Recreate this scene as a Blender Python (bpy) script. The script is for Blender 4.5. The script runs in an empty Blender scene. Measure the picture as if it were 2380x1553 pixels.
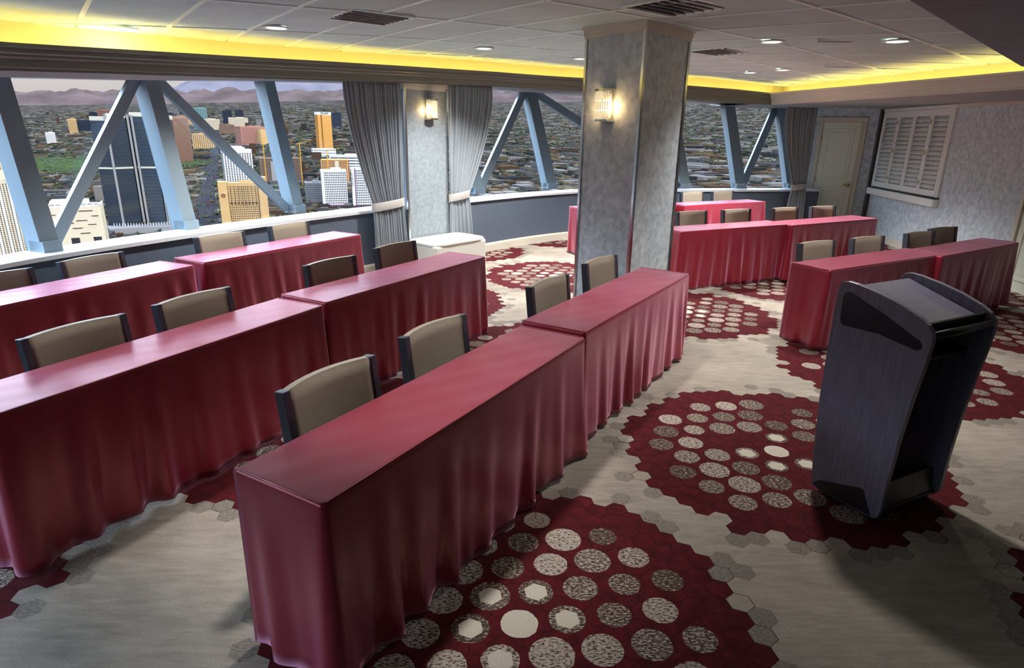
import bpy, bmesh, math, random
import numpy as np
from mathutils import Vector, Matrix, noise
R = math.radians
random.seed(7)
SC = bpy.context.scene
COL = SC.collection

# ------------------------------------------------------------------ camera
cd = bpy.data.cameras.new('camera'); cam = bpy.data.objects.new('camera', cd); COL.objects.link(cam)
cd.sensor_width = 36.0; cd.lens = 1449.5 / 2380 * 36; cd.clip_end = 40000; cd.clip_start = 0.05
cam.matrix_world = (Matrix.Translation((0, 0, 1.877)) @ Matrix.Rotation(R(90 - 17.97), 4, 'X') @ Matrix.Rotation(R(0.964), 4, 'Z'))
SC.camera = cam

# ------------------------------------------------------------------ world, sun, exposure
w = bpy.data.worlds.new('dusk_sky'); SC.world = w; w.use_nodes = True
nt = w.node_tree; nt.nodes.clear()
wo = nt.nodes.new('ShaderNodeOutputWorld'); bg = nt.nodes.new('ShaderNodeBackground')
tc = nt.nodes.new('ShaderNodeTexCoord'); sx = nt.nodes.new('ShaderNodeSeparateXYZ'); rp = nt.nodes.new('ShaderNodeValToRGB')
nt.links.new(tc.outputs['Generated'], sx.inputs[0]); nt.links.new(sx.outputs['Z'], rp.inputs[0])
nt.links.new(rp.outputs[0], bg.inputs[0]); nt.links.new(bg.outputs[0], wo.inputs[0])
el = rp.color_ramp.elements
el[0].position = 0.0; el[0].color = (.185, .16, .147, 1)
el[1].position = 1.0; el[1].color = (2.6, 3.2, 4.2, 1)
e = el.new(.12); e.color = (.225, .214, .212, 1)
e = el.new(.24); e.color = (1.35, 1.55, 1.9, 1)
e = el.new(.50); e.color = (2.4, 2.9, 3.7, 1)
bg.inputs[1].default_value = 1.12
sd = bpy.data.lights.new('sun', 'SUN'); sd.energy = 1.55; sd.color = (1, .80, .56); sd.angle = R(.6)
so = bpy.data.objects.new('sun', sd); COL.objects.link(so)
so.rotation_euler = Vector((-.80, .58, -.20)).to_track_quat('-Z', 'Y').to_euler()
vs = SC.view_settings
vs.view_transform = 'Standard'; vs.look = 'None'; vs.gamma = 1; vs.use_curve_mapping = False; vs.exposure = 1.8
SC.cycles.use_denoising = True
SC.cycles.max_bounces = 8; SC.cycles.diffuse_bounces = 5; SC.cycles.transparent_max_bounces = 12
SC.cycles.sample_clamp_indirect = 4; SC.cycles.caustics_reflective = False; SC.cycles.caustics_refractive = False

# ------------------------------------------------------------------ materials
def lin(r, g, b):
    f = lambda c: (c / 255 / 12.92) if c / 255 <= .04045 else ((c / 255 + .055) / 1.055) ** 2.4
    return (f(r), f(g), f(b), 1)
MATS = {}
def mat(name, col, rough=.6, metal=0.0, spec=.5, noise_amt=0.0, noise_scale=8.0, bump=0.0, bump_scale=120.0, sheen=0.0, emit=None, estr=0.0, stretch=None, coat=0.0):
    if name in MATS: return MATS[name]
    m = bpy.data.materials.new(name); m.use_nodes = True; t = m.node_tree; p = t.nodes['Principled BSDF']
    p.inputs['Base Color'].default_value = col; p.inputs['Roughness'].default_value = rough
    p.inputs['Metallic'].default_value = metal; p.inputs['Specular IOR Level'].default_value = spec
    if coat: p.inputs['Coat Weight'].default_value = coat; p.inputs['Coat Roughness'].default_value = .24; p.inputs['Coat IOR'].default_value = 1.6
    if sheen:
        p.inputs['Sheen Weight'].default_value = sheen if sheen < .9 else 1.0; p.inputs['Sheen Roughness'].default_value = .4
        p.inputs['Sheen Tint'].default_value = (1, .46, .68, 1) if sheen > .9 else (1, 1, 1, 1)
    if emit: p.inputs['Emission Color'].default_value = emit; p.inputs['Emission Strength'].default_value = estr
    if noise_amt or bump:
        co = t.nodes.new('ShaderNodeTexCoord'); src = co.outputs['Object']
        if stretch:
            mp = t.nodes.new('ShaderNodeMapping'); mp.inputs['Scale'].default_value = stretch
            t.links.new(src, mp.inputs[0]); src = mp.outputs[0]
    if noise_amt:
        n = t.nodes.new('ShaderNodeTexNoise'); n.inputs['Scale'].default_value = noise_scale; n.inputs['Detail'].default_value = 5
        t.links.new(src, n.inputs['Vector'])
        r_ = t.nodes.new('ShaderNodeValToRGB'); r_.color_ramp.elements[0].position = .3; r_.color_ramp.elements[1].position = .7
        r_.color_ramp.elements[0].color = tuple(c * (1 - noise_amt) for c in col[:3]) + (1,)
        r_.color_ramp.elements[1].color = tuple(min(1, c * (1 + noise_amt)) for c in col[:3]) + (1,)
        t.links.new(n.outputs[0], r_.inputs[0]); t.links.new(r_.outputs[0], p.inputs['Base Color'])
    if bump:
        n2 = t.nodes.new('ShaderNodeTexNoise'); n2.inputs['Scale'].default_value = bump_scale; n2.inputs['Detail'].default_value = 3
        t.links.new(src, n2.inputs['Vector'])
        b = t.nodes.new('ShaderNodeBump'); b.inputs['Strength'].default_value = bump; b.inputs['Distance'].default_value = .01
        t.links.new(n2.outputs[0], b.inputs['Height']); t.links.new(b.outputs[0], p.inputs['Normal'])
    MATS[name] = m; return m

class X:
    """tiny expression builder for math nodes"""
    def __init__(s, t, v): s.t = t; s.v = v
    def _op(s, op, *o):
        n = s.t.nodes.new('ShaderNodeMath'); n.operation = op
        for i, q in enumerate((s,) + o):
            q = q.v if isinstance(q, X) else q
            if isinstance(q, (int, float)): n.inputs[i].default_value = q
            else: s.t.links.new(q, n.inputs[i])
        return X(s.t, n.outputs[0])
    def __add__(s, o): return s._op('ADD', o)
    def __sub__(s, o): return s._op('SUBTRACT', o)
    def __mul__(s, o): return s._op('MULTIPLY', o)
    def __truediv__(s, o): return s._op('DIVIDE', o)
    def rnd(s): return s._op('ROUND')
    def flo(s): return s._op('FLOOR')
    def abs(s): return s._op('ABSOLUTE')
    def sqrt(s): return s._op('SQRT')
    def lt(s, o): return s._op('LESS_THAN', o)
    def gt(s, o): return s._op('GREATER_THAN', o)
    def mx(s, o): return s._op('MAXIMUM', o)
    def mn(s, o): return s._op('MINIMUM', o)
def length2(a, b): return (a * a + b * b).sqrt()
def mixc(t, f, a, b):
    n = t.nodes.new('ShaderNodeMix'); n.data_type = 'RGBA'
    for k, q in (('Factor', f), ('A', a), ('B', b)):
        i = [s for s in n.inputs if s.name == k and (k == 'Factor' and s.type == 'VALUE' or k != 'Factor' and s.type == 'RGBA')][0]
        q = q.v if isinstance(q, X) else q
        if isinstance(q, tuple): i.default_value = q
        elif isinstance(q, (int, float)): i.default_value = q
        else: t.links.new(q, i)
    return [s for s in n.outputs if s.type == 'RGBA'][0]
def combine(t, a, b, c=0.0):
    n = t.nodes.new('ShaderNodeCombineXYZ')
    for i, q in enumerate((a, b, c)):
        q = q.v if isinstance(q, X) else q
        if isinstance(q, (int, float)): n.inputs[i].default_value = q
        else: t.links.new(q, n.inputs[i])
    return n.outputs[0]
def tnoise(t, vec, scale, detail=4, rough=.55):
    n = t.nodes.new('ShaderNodeTexNoise'); n.inputs['Scale'].default_value = scale; n.inputs['Detail'].default_value = detail
    n.inputs['Roughness'].default_value = rough; t.links.new(vec, n.inputs['Vector']); return X(t, n.outputs[0])
def white(t, vec):
    n = t.nodes.new('ShaderNodeTexWhiteNoise'); n.noise_dimensions = '3D'; t.links.new(vec, n.inputs['Vector']); return X(t, n.outputs['Value'])
def hexcell(x, y, s):
    h = s * math.sqrt(3)
    ax = (x / s).rnd() * s; ay = (y / h).rnd() * h
    bx = ((x / s).flo() + .5) * s; by = ((y / h).flo() + .5) * h
    da = length2(x - ax, y - ay); db = length2(x - bx, y - by)
    k = da.lt(db); nk = k * -1 + 1
    cx = ax * k + bx * nk; cy = ay * k + by * nk
    return cx, cy, da.mn(db)
def carpet():
    m = bpy.data.materials.new('medallion_carpet'); m.use_nodes = True; t = m.node_tree; p = t.nodes['Principled BSDF']
    tcn = t.nodes.new('ShaderNodeTexCoord'); sp = t.nodes.new('ShaderNodeSeparateXYZ'); t.links.new(tcn.outputs['Object'], sp.inputs[0])
    px, py = X(t, sp.outputs[0]), X(t, sp.outputs[1]); pos = tcn.outputs['Object']
    M0 = np.array([1.669, 3.497]); a = np.array([1.62, 1.475]); b = np.array([-1.36, 1.73])
    I = np.linalg.inv(np.column_stack([a, b]))
    qx, qy = px - float(M0[0]), py - float(M0[1])
    i = (qx * float(I[0, 0]) + qy * float(I[0, 1])).rnd(); j = (qx * float(I[1, 0]) + qy * float(I[1, 1])).rnd()
    rx = qx - i * float(a[0]) - j * float(b[0]); ry = qy - i * float(a[1]) - j * float(b[1])
    ca, sa = math.cos(R(8.5)), math.sin(R(8.5))
    x = rx * ca + ry * sa; y = ry * ca - rx * sa
    # coarse discs
    cx, cy, dd = hexcell(x, y, .197); Dc = length2(cx, cy)
    rnd = white(t, combine(t, cx * 7.3 + i * 3.1, cy * 5.1 + j * 1.7, 0.37)); rnd2 = white(t, combine(t, cx * 3.3 + i, cy * 9.1 + j * 2.7, 1.9))
    ddw = dd + (tnoise(t, pos, 30, 2) - .5) * .012
    rad = rnd * .022 + .066
    disc = ddw.lt(rad) * Dc.lt(.73) * rnd2.gt(.05)
    # fine hexes for the ragged edge
    fx, fy, fd = hexcell(x, y, .105); Df = length2(fx, fy)
    ux, uy = x - fx, y - fy
    hx = ux.abs().mx((ux * .5 + uy * .866).abs()).mx((ux * .5 - uy * .866).abs())
    line = hx.gt(.0485)
    rf = white(t, combine(t, fx * 11 + i, fy * 13 + j, .71))
    lim = rf * .06 + .915
    red = Df.lt(lim)
    fringe = Df.lt(1.07) * rf.gt(.55)
    spike = line * Df.lt(1.0)
    # colours
    st = t.nodes.new('ShaderNodeMapping'); st.inputs['Rotation'].default_value = (0, 0, R(-32)); st.inputs['Scale'].default_value = (2.0, 11, 1); t.links.new(pos, st.inputs[0])
    streak = tnoise(t, st.outputs[0], 2.2, 6, .7); blot = tnoise(t, pos, 1.1, 4)
    spk_map = t.nodes.new('ShaderNodeMapping'); spk_map.inputs['Scale'].default_value = (1, 2.4, 1); t.links.new(pos, spk_map.inputs[0])
    spk = tnoise(t, spk_map.outputs[0], 55, 4, .7)
    fine = tnoise(t, pos, 150, 2)
    base = mixc(t, (streak - .5) * .85 + (blot - .5) * 1.1 + .5, lin(104, 97, 88), lin(206, 196, 182))
    grey = mixc(t, (spk - .35) * 2.2, lin(92, 86, 80), lin(178, 170, 160))
    redc = mixc(t, (tnoise(t, pos, 14, 5, .7) - .3) * 1.8, lin(62, 16, 23), lin(108, 29, 38))
    redl = mixc(t, line * .55, redc, lin(52, 12, 18))
    speck = mixc(t, (spk - (rnd2 * .12 + .42)) * 14, lin(74, 58, 50), lin(190, 178, 166))
    cream = mixc(t, blot, lin(196, 188, 170), lin(220, 214, 200))
    hxc = (x - cx).abs().mx(((x - cx) * .5 + (y - cy) * .866).abs()).mx(((x - cx) * .5 - (y - cy) * .866).abs())
    isc = Dc.lt(.05).mx(Dc.lt(.25) * hxc.lt(.046) * rnd2.gt(.17))
    dcol = mixc(t, isc, speck, cream)
    c = mixc(t, fringe * .8, base, grey)
    c = mixc(t, spike * rf.gt(.3) * .8, c, lin(60, 20, 24))
    c = mixc(t, red, c, redl)
    c = mixc(t, disc * red, c, dcol)
    c2 = mixc(t, (fine - .5) * .6 + .12, c, lin(40, 34, 32))
    t.links.new(c2, p.inputs['Base Color']); p.inputs['Roughness'].default_value = .95; p.inputs['Specular IOR Level'].default_value = .15
    bp = t.nodes.new('ShaderNodeBump'); bp.inputs['Strength'].default_value = .35; bp.inputs['Distance'].default_value = .004
    t.links.new(tnoise(t, pos, 220, 2).v, bp.inputs['Height']); t.links.new(bp.outputs[0], p.inputs['Normal'])
    return m
def wallpaper(name, c1, c2, scale=14):
    m = bpy.data.materials.new(name); m.use_nodes = True; t = m.node_tree; p = t.nodes['Principled BSDF']
    tcn = t.nodes.new('ShaderNodeTexCoord'); pos = tcn.outputs['Object']
    n1 = tnoise(t, pos, scale, 5, .6); n2 = tnoise(t, pos, 240, 2)
    t.links.new(mixc(t, (n1 - .36) * 3.2 + (n2 - .5) * .3, c1, c2), p.inputs['Base Color'])
    p.inputs['Roughness'].default_value = .45; p.inputs['Specular IOR Level'].default_value = .4
    MATS[name] = m; return m
def glassmat():
    m = bpy.data.materials.new('window_glass'); m.use_nodes = True; t = m.node_tree; t.nodes.clear()
    o = t.nodes.new('ShaderNodeOutputMaterial'); mx = t.nodes.new('ShaderNodeMixShader'); tr = t.nodes.new('ShaderNodeBsdfTransparent')
    gl = t.nodes.new('ShaderNodeBsdfGlossy'); gl.inputs['Roughness'].default_value = .02; tr.inputs[0].default_value = (.93, .95, .96, 1)
    mx.inputs[0].default_value = .03
    t.links.new(tr.outputs[0], mx.inputs[1]); t.links.new(gl.outputs[0], mx.inputs[2]); t.links.new(mx.outputs[0], o.inputs[0]); return m

M_CARPET = carpet()
M_GLASS = glassmat()
M_PAPER = wallpaper('silver_blue_wallpaper', lin(168, 183, 194), lin(212, 223, 231))
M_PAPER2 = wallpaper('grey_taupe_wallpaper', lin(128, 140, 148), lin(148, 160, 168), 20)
M_KNEE = mat('slate_paint', lin(86, 98, 114), .5, noise_amt=.05)
M_SILL = mat('white_sill', lin(216, 220, 226), .35)
M_STEEL = mat('blue_grey_steel_paint', lin(130, 150, 161), .35, spec=.6)
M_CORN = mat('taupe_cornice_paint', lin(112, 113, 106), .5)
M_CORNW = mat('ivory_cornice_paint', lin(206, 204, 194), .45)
M_COVE = mat('cove_cream', lin(226, 216, 170), .7)
M_CEIL = mat('ceiling_grey', lin(194, 216, 220), .85, noise_amt=.07, noise_scale=3)
M_BAR = mat('ceiling_bar', lin(232, 250, 252), .4)
M_SOFF = mat('soffit_grey', lin(150, 154, 158), .6)
M_DARK = mat('charcoal_panel', lin(118, 130, 144), .6, noise_amt=.15, noise_scale=4, stretch=(1, 6, 1))
M_TRIM = mat('ivory_trim', lin(206, 202, 188), .4)
M_DOOR = mat('ivory_door', lin(218, 226, 212), .38)
M_SHUT = mat('white_shutter', lin(226, 232, 230), .4)
M_BRASS = mat('brass', lin(206, 176, 96), .22, metal=1)
M_CHROME = mat('chrome', lin(205, 210, 214), .18, metal=1)
M_CLOTH = mat('wine_red_satin', lin(146, 28, 48), .34, metal=.32, spec=.5, coat=.32, sheen=.91, noise_amt=.06, noise_scale=3, bump=.06, bump_scale=500)
M_LEATH = mat('taupe_leatherette', lin(140, 132, 118), .36, spec=.5, noise_amt=.05, noise_scale=30, bump=.08, bump_scale=260)
M_FRAME = mat('blue_black_frame', lin(52, 58, 68), .3, spec=.6)
M_TOPB = mat('fibre_board', lin(150, 130, 105), .6)
M_METAL = mat('dark_steel', lin(60, 60, 64), .4, metal=.8)
M_CURT = mat('silver_taupe_curtain', lin(140, 150, 158), .55, sheen=.3, noise_amt=.06, noise_scale=5, bump=.05, bump_scale=300)
M_TIE = mat('grey_tieback', lin(172, 170, 168), .5, sheen=.3)
M_OTT = mat('ivory_leather', lin(212, 214, 208), .32, spec=.6, bump=.05, bump_scale=120)
M_LECT = mat('espresso_laminate', lin(110, 108, 126), .30, spec=.55, noise_amt=.22, noise_scale=6, stretch=(10, 10, .8))
M_LECTD = mat('black_laminate', lin(26, 27, 32), .4)
M_LECTP = mat('smoked_panel', lin(24, 34, 42), .28, noise_amt=.25, noise_scale=9)
M_EDGE = mat('dark_edge_band', lin(70, 62, 60), .35)
M_CRYS = mat('crystal_glass', lin(236, 224, 200), .12, spec=.8, emit=(1, .80, .50, 1), estr=.16)
M_BULB = mat('lit_bulb', (1, .85, .6, 1), .5, emit=(1, .72, .38, 1), estr=9)
M_LED = mat('led_strip', (1, .8, .3, 1), .5, emit=(1, .78, .32, 1), estr=2.9)
M_LENS = mat('downlight_lens', (1, .95, .85, 1), .4, emit=(1, .90, .74, 1), estr=2.0)
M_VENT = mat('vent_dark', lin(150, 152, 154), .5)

# ------------------------------------------------------------------ mesh helpers
class MB:
    def __init__(s): s.v = []; s.f = []; s.m = []
    def quad(s, a, b, c, d, mi=0):
        n = len(s.v); s.v += [tuple(a), tuple(b), tuple(c), tuple(d)]; s.f.append((n, n + 1, n + 2, n + 3)); s.m.append(mi); return s
    def hexa(s, P, mi=0):
        n = len(s.v); s.v += [tuple(p) for p in P]
        for f in ((3, 2, 1, 0), (4, 5, 6, 7), (0, 1, 5, 4), (1, 2, 6, 5), (2, 3, 7, 6), (3, 0, 4, 7)):
            s.f.append(tuple(n + k for k in f)); s.m.append(mi)
        return s
    def box(s, c, d, rz=0.0, mi=0):
        x, y, z = (q / 2 for q in d); ca, sa = math.cos(rz), math.sin(rz); P = []
        for zz in (-z, z):
            for xx, yy in ((-x, -y), (x, -y), (x, y), (-x, y)):
                P.append((c[0] + ca * xx - sa * yy, c[1] + sa * xx + ca * yy, c[2] + zz))
        return s.hexa(P, mi)
    def bar(s, p, q, wd, dp, side, mi=0):
        """bar from p to q; width wd along `side`, depth dp across"""
        p, q = Vector(p), Vector(q); ax = (q - p).normalized(); sd_ = Vector(side); sd_ = (sd_ - ax * sd_.dot(ax)).normalized(); n = ax.cross(sd_)
        P = []
        for e in (p, q):
            for a, b in ((-1, -1), (1, -1), (1, 1), (-1, 1)): P.append(e + sd_ * (a * wd / 2) + n * (b * dp / 2))
        return s.hexa(P, mi)
    def prism(s, poly, z0, z1, mi=0):
        n = len(s.v); k = len(poly)
        s.v += [(p[0], p[1], z0) for p in poly] + [(p[0], p[1], z1) for p in poly]
        s.f.append(tuple(range(n + k - 1, n - 1, -1))); s.f.append(tuple(range(n + k, n + 2 * k))); s.m += [mi, mi]
        for i in range(k):
            j = (i + 1) % k; s.f.append((n + i, n + j, n + k + j, n + k + i)); s.m.append(mi)
        return s
    def grid(s, rows, mi=0, closed=False):
        n = len(s.v); h = len(rows); wd = len(rows[0])
        for r_ in rows: s.v += [tuple(p) for p in r_]
        for i in range(h - 1):
            for j in range(wd if closed else wd - 1):
                k = (j + 1) % wd
                s.f.append((n + i * wd + j, n + i * wd + k, n + (i + 1) * wd + k, n + (i + 1) * wd + j)); s.m.append(mi)
        return s
    def tube(s, path, r, k=8, mi=0):
        path = [Vector(p) for p in path]; rows = []
        for i, p in enumerate(path):
            t = (path[min(i + 1, len(path) - 1)] - path[max(i - 1, 0)]).normalized()
            a = t.cross(Vector((0, 0, 1)) if abs(t.z) < .9 else Vector((1, 0, 0))).normalized(); b = t.cross(a)
            rr = r[i] if isinstance(r, (list, tuple)) else r
            rows.append([p + a * (rr * math.cos(2 * math.pi * q / k)) + b * (rr * math.sin(2 * math.pi * q / k)) for q in range(k)])
        s.grid(rows, mi, True); n = len(s.v)
        s.f.append(tuple(range(n - k, n))); s.f.append(tuple(range(n - len(path) * k + k - 1, n - len(path) * k - 1, -1))); s.m += [mi, mi]
        return s
    def lathe(s, prof, c=(0, 0, 0), k=20, mi=0):
        rows = [[(c[0] + r_ * math.cos(2 * math.pi * q / k), c[1] + r_ * math.sin(2 * math.pi * q / k), c[2] + z) for q in range(k)] for r_, z in prof]
        return s.grid(rows, mi, True)
    def build(s, name, mats, parent=None, loc=(0, 0, 0), rz=0.0, smooth=False, bevel=0.0, fix=False):
        me = bpy.data.meshes.new(name); me.from_pydata(s.v, [], s.f)
        if not isinstance(mats, (list, tuple)): mats = [mats]
        for m in mats: me.materials.append(m)
        if len(mats) > 1: me.polygons.foreach_set('material_index', s.m)
        if fix:
            b = bmesh.new(); b.from_mesh(me); bmesh.ops.recalc_face_normals(b, faces=b.faces); b.to_mesh(me); b.free()
        if smooth: me.polygons.foreach_set('use_smooth', [True] * len(me.polygons))
        me.update(); o = bpy.data.objects.new(name, me); COL.objects.link(o); o.location = loc; o.rotation_euler[2] = rz
        if parent: o.parent = parent
        if bevel:
            bm_ = o.modifiers.new('bevel', 'BEVEL'); bm_.width = bevel; bm_.segments = 2; bm_.limit_method = 'ANGLE'; bm_.angle_limit = R(40)
        return o
def tag(o, label=None, cat=None, group=None, kind=None):
    if label: o['label'] = label
    if cat: o['category'] = cat
    if group: o['group'] = group
    if kind: o['kind'] = kind
    return o
def empty(name, loc=(0, 0, 0), rz=0.0):
    o = bpy.data.objects.new(name, None); COL.objects.link(o); o.location = loc; o.rotation_euler[2] = rz; o.empty_display_size = .1; return o
def thing(name, label, cat, loc=(0, 0, 0), rz=0.0, group=None): return tag(empty(name, loc, rz), label, cat, group)
def struct(name, loc=(0, 0, 0)): return tag(empty(name, loc), kind='structure')
def copy_tree(o, parent=None):
    c = o.copy(); COL.objects.link(c); c.parent = parent
    for ch in list(o.children): copy_tree(ch, c)
    return c
def text_mesh(body, size, m, parent, loc, rot=(R(90), 0, 0), extrude=.0, name='lettering', spacing=1.0, align='CENTER'):
    cu = bpy.data.curves.new('lettering_curve', 'FONT'); cu.body = body; cu.size = size; cu.extrude = extrude; cu.align_x = align; cu.align_y = 'CENTER'; cu.space_line = spacing
    o = bpy.data.objects.new('lettering_src', cu); COL.objects.link(o)
    dg = bpy.context.evaluated_depsgraph_get(); me = bpy.data.meshes.new_from_object(o.evaluated_get(dg)); bpy.data.objects.remove(o)
    me.materials.clear(); me.materials.append(m)
    q = bpy.data.objects.new(name, me); COL.objects.link(q); q.parent = parent; q.location = loc; q.rotation_euler = rot; return q

# ------------------------------------------------------------------ room plan
def catmull(P, n=10):
    P = [np.array(p, float) for p in P]; Q = [2 * P[0] - P[1]] + P + [2 * P[-1] - P[-2]]; out = []
    for i in range(1, len(Q) - 2):
        p0, p1, p2, p3 = Q[i - 1:i + 3]
        for k in range(n):
            t = k / n; out.append(.5 * (2 * p1 + (p2 - p0) * t + (2 * p0 - 5 * p1 + 4 * p2 - p3) * t * t + (3 * p1 - p0 - 3 * p2 + p3) * t ** 3))
    out.append(Q[-2]); return np.array(out)
WALL = catmull([(-2.3, -3.0), (-3.3, -1.4), (-3.95, .3), (-4.2, 1.9), (-4.15, 3.4), (-3.9, 4.65), (-3.66, 5.29), (-3.31, 6.02), (-2.72, 7.13), (-1.83, 8.46), (-.69, 9.85), (.45, 11.1), (1.75, 12.0), (3.2, 12.35), (4.6, 12.65), (6.2, 13.0)], 8)
TAN = np.gradient(WALL, axis=0); TAN /= np.hypot(TAN[:, 0], TAN[:, 1])[:, None]
NRM = np.c_[-TAN[:, 1], TAN[:, 0]]            # points outward
def inset(d): return WALL - NRM * d
# level of the cornice and the ceiling edge along the wall (y station -> heights)
STY = [-3, 4.7, 5.43, 6.34, 7.5, 8.48, 9.86, 11.26, 11.83, 12.04, 12.23, 12.39]
STB = [2.20, 2.229, 2.274, 2.327, 2.393, 2.446, 2.513, 2.556, 2.530, 2.485, 2.455, 2.436]
STT = [2.38, 2.412, 2.459, 2.516, 2.589, 2.642, 2.706, 2.753, 2.749, 2.716, 2.682, 2.637]
STS = [2.53, 2.560, 2.618, 2.693, 2.776, 2.850, 2.900, 2.925, 2.918, 2.892, 2.875, 2.839]
CI = inset(.28); CORNER = np.array([4.72, 12.39]); REND = np.array([4.08, 1.8])
K0 = next(i for i in range(len(CI)) if CI[i][0] > 4.6)
cpath = [(p[0], p[1], np.interp(p[1], STY, STB), np.interp(p[1], STY, STT), np.interp(p[1], STY, STS)) for p in CI[:K0]]
cpath.append((CORNER[0], CORNER[1], 2.436, 2.637, 2.82))
for k in range(1, 9):
    t = k / 8; p = CORNER + (REND - CORNER) * t; t2 = (12.39 - p[1]) / 6.7
    cpath.append((p[0], p[1], 2.436 - .139 * t2, 2.637 - .200 * t2, 2.82 - .262 * t2))
# outward normals of the cornice path
cp = np.array(cpath)
def path_normals(P):
    n = []
    for i in range(len(P)):
        a = P[i] - P[i - 1] if i > 0 else P[1] - P[0]; b = P[i + 1] - P[i] if i < len(P) - 1 else a
        a = a / np.hypot(*a); b = b / np.hypot(*b); na = np.array([-a[1], a[0]]); nb = np.array([-b[1], b[0]]); m_ = na + nb; m_ /= np.hypot(*m_)
        n.append(m_ / max(.5, m_ @ na))
    return np.array(n)
CN = path_normals(cp[:, :2])
# shallow vault of the ceiling through its edges and the pillar head
pts = [(cp[i, 0] + CN[i, 0] * .38, cp[i, 1] + CN[i, 1] * .38, cp[i, 4]) for i in range(0, len(cp), 2)] + [(1.1, 6.2, 2.80)] * 12 + [(0, 2, 2.74)] * 3
pa = np.array(pts); Aq = np.c_[np.ones(len(pa)), pa[:, 0], pa[:, 1], pa[:, 0] ** 2, pa[:, 0] * pa[:, 1], pa[:, 1] ** 2]
CQ = np.linalg.lstsq(Aq, pa[:, 2], rcond=None)[0]
def zc(x, y): return float(CQ @ np.array([1, x, y, x * x, x * y, y * y]))

# floor
fl = MB(); fo = [tuple(p) for p in inset(-.15)] + [(7.3, 13.1), (7.3, -3.2)]; fl.v = [(x, y, 0) for x, y in fo]; fl.f = [tuple(range(len(fo) - 1, -1, -1))]; fl.m = [0]; tag(fl.build('floor', M_CARPET), kind='structure')

# outer knee wall, sill, baseboard
kw = MB(); kw.grid([[(p[0], p[1], 0) for p in WALL], [(p[0], p[1], .83) for p in WALL], [(p[0], p[1], .83) for p in inset(-.30)], [(p[0], p[1], -.6) for p in inset(-.30)]])
tag(kw.build('wall_outer', M_KNEE, smooth=False), kind='structure')
sl = MB(); a, b = inset(.035), inset(-.34)
sl.grid([[(p[0], p[1], z) for p in c] for c, z in ((a, .825), (a, .86), (b, .86), (b, .825))]); tag(sl.build('trim_1', M_SILL), kind='structure')
bb = MB(); a = inset(.022); a2 = inset(.03)
bb.grid([[(p[0], p[1], z) for p in c] for c, z in ((a2, 0.001), (a2, .115), (a, .135), (WALL, .14))]); tag(bb.build('baseboard_outer', M_TRIM), kind='structure')

# cornice, cove and soffit
def ring(off, zi, dz): return [(cp[i, 0] + CN[i, 0] * off, cp[i, 1] + CN[i, 1] * off, cp[i, zi] + dz) for i in range(len(cp))]
def frac(off, f, dz=0): return [(cp[i, 0] + CN[i, 0] * off, cp[i, 1] + CN[i, 1] * off, cp[i, 2] * (1 - f) + cp[i, 3] * f + dz) for i in range(len(cp))]
KC = K0
def cornice(name, sl_, m):
    prof = [frac(.14, 0), frac(.06, 0), frac(.06, .10), frac(.045, .14), frac(.045, .42), frac(.03, .45), frac(.02, .52), frac(.02, .60), frac(.0, .66), frac(.0, .82), frac(-.03, .86), frac(-.03, 1.0), frac(.01, 1.0), frac(.03, .95)]
    m_ = MB(); m_.grid([r_[sl_] for r_ in prof]); tag(m_.build(name, m), kind='structure')
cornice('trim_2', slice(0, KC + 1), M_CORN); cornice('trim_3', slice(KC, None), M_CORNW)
tr_ = MB(); tr_.grid([frac(.03, .95), frac(.05, .35), frac(.38, .35), [(q[0], q[1], zc(q[0], q[1]) + .02) for q in frac(.38, 1)]])
tag(tr_.build('trim_4', M_COVE), kind='structure')
led = MB(); led.grid([frac(.14, .36, .012), frac(.14, .36, .03), frac(.17, .36, .03), frac(.17, .36, .012)])
tag(led.build('cove_light_strip', M_LED), 'warm yellow light strip hidden in the cove above the cornice', 'light strip')
# soffit under the cornice out to the window heads / right wall
so_ = MB(); L0 = frac(.13, 0); outer = inset(-1.25)
HY = [-3.0, -.2, 1.7, 3.6, 5.24, 6.62, 8.28, 10.06, 11.63, 13.1, 13.8, 14.1, 14.4]; HX = [-3.5, -4.2, -4.59, -4.47, -4.14, -3.68, -3.13, -2.17, -1.13, .24, 3.2, 4.47, 5.74]; HZ = [2.20, 2.20, 2.20, 2.20, 2.235, 2.32, 2.44, 2.54, 2.625, 2.63, 2.56, 2.49, 2.465]
HS = np.r_[0, np.cumsum(np.hypot(np.diff(HX), np.diff(HY)))]; HS = HS / HS[-1]
hu = np.linspace(0, 1, 90); head = [(float(np.interp(u, HS, HX)), float(np.interp(u, HS, HY)), float(np.interp(u, HS, HZ)) + .03) for u in hu]
LA = np.array(L0[:KC + 1]); ls = np.r_[0, np.cumsum(np.hypot(np.diff(LA[:, 0]), np.diff(LA[:, 1])))]; ls = ls / ls[-1]
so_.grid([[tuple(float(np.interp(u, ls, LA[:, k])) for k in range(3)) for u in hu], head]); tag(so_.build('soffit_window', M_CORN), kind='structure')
so2 = MB(); Rl = L0[KC - 1:]
so2.grid([Rl, [(8.4, max(q[1], 1.8) + (1.2 if i < 2 else 0), q[2] + .01) for i, q in enumerate(Rl)]])
so2.quad(L0[KC - 1], (8.4, 13.6, 2.44), (8.4, 15, 2.44), (outer[KC - 1][0], outer[KC - 1][1] + .6, 2.46)); tag(so2.build('soffit_side', M_SOFF), kind='structure')

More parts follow.
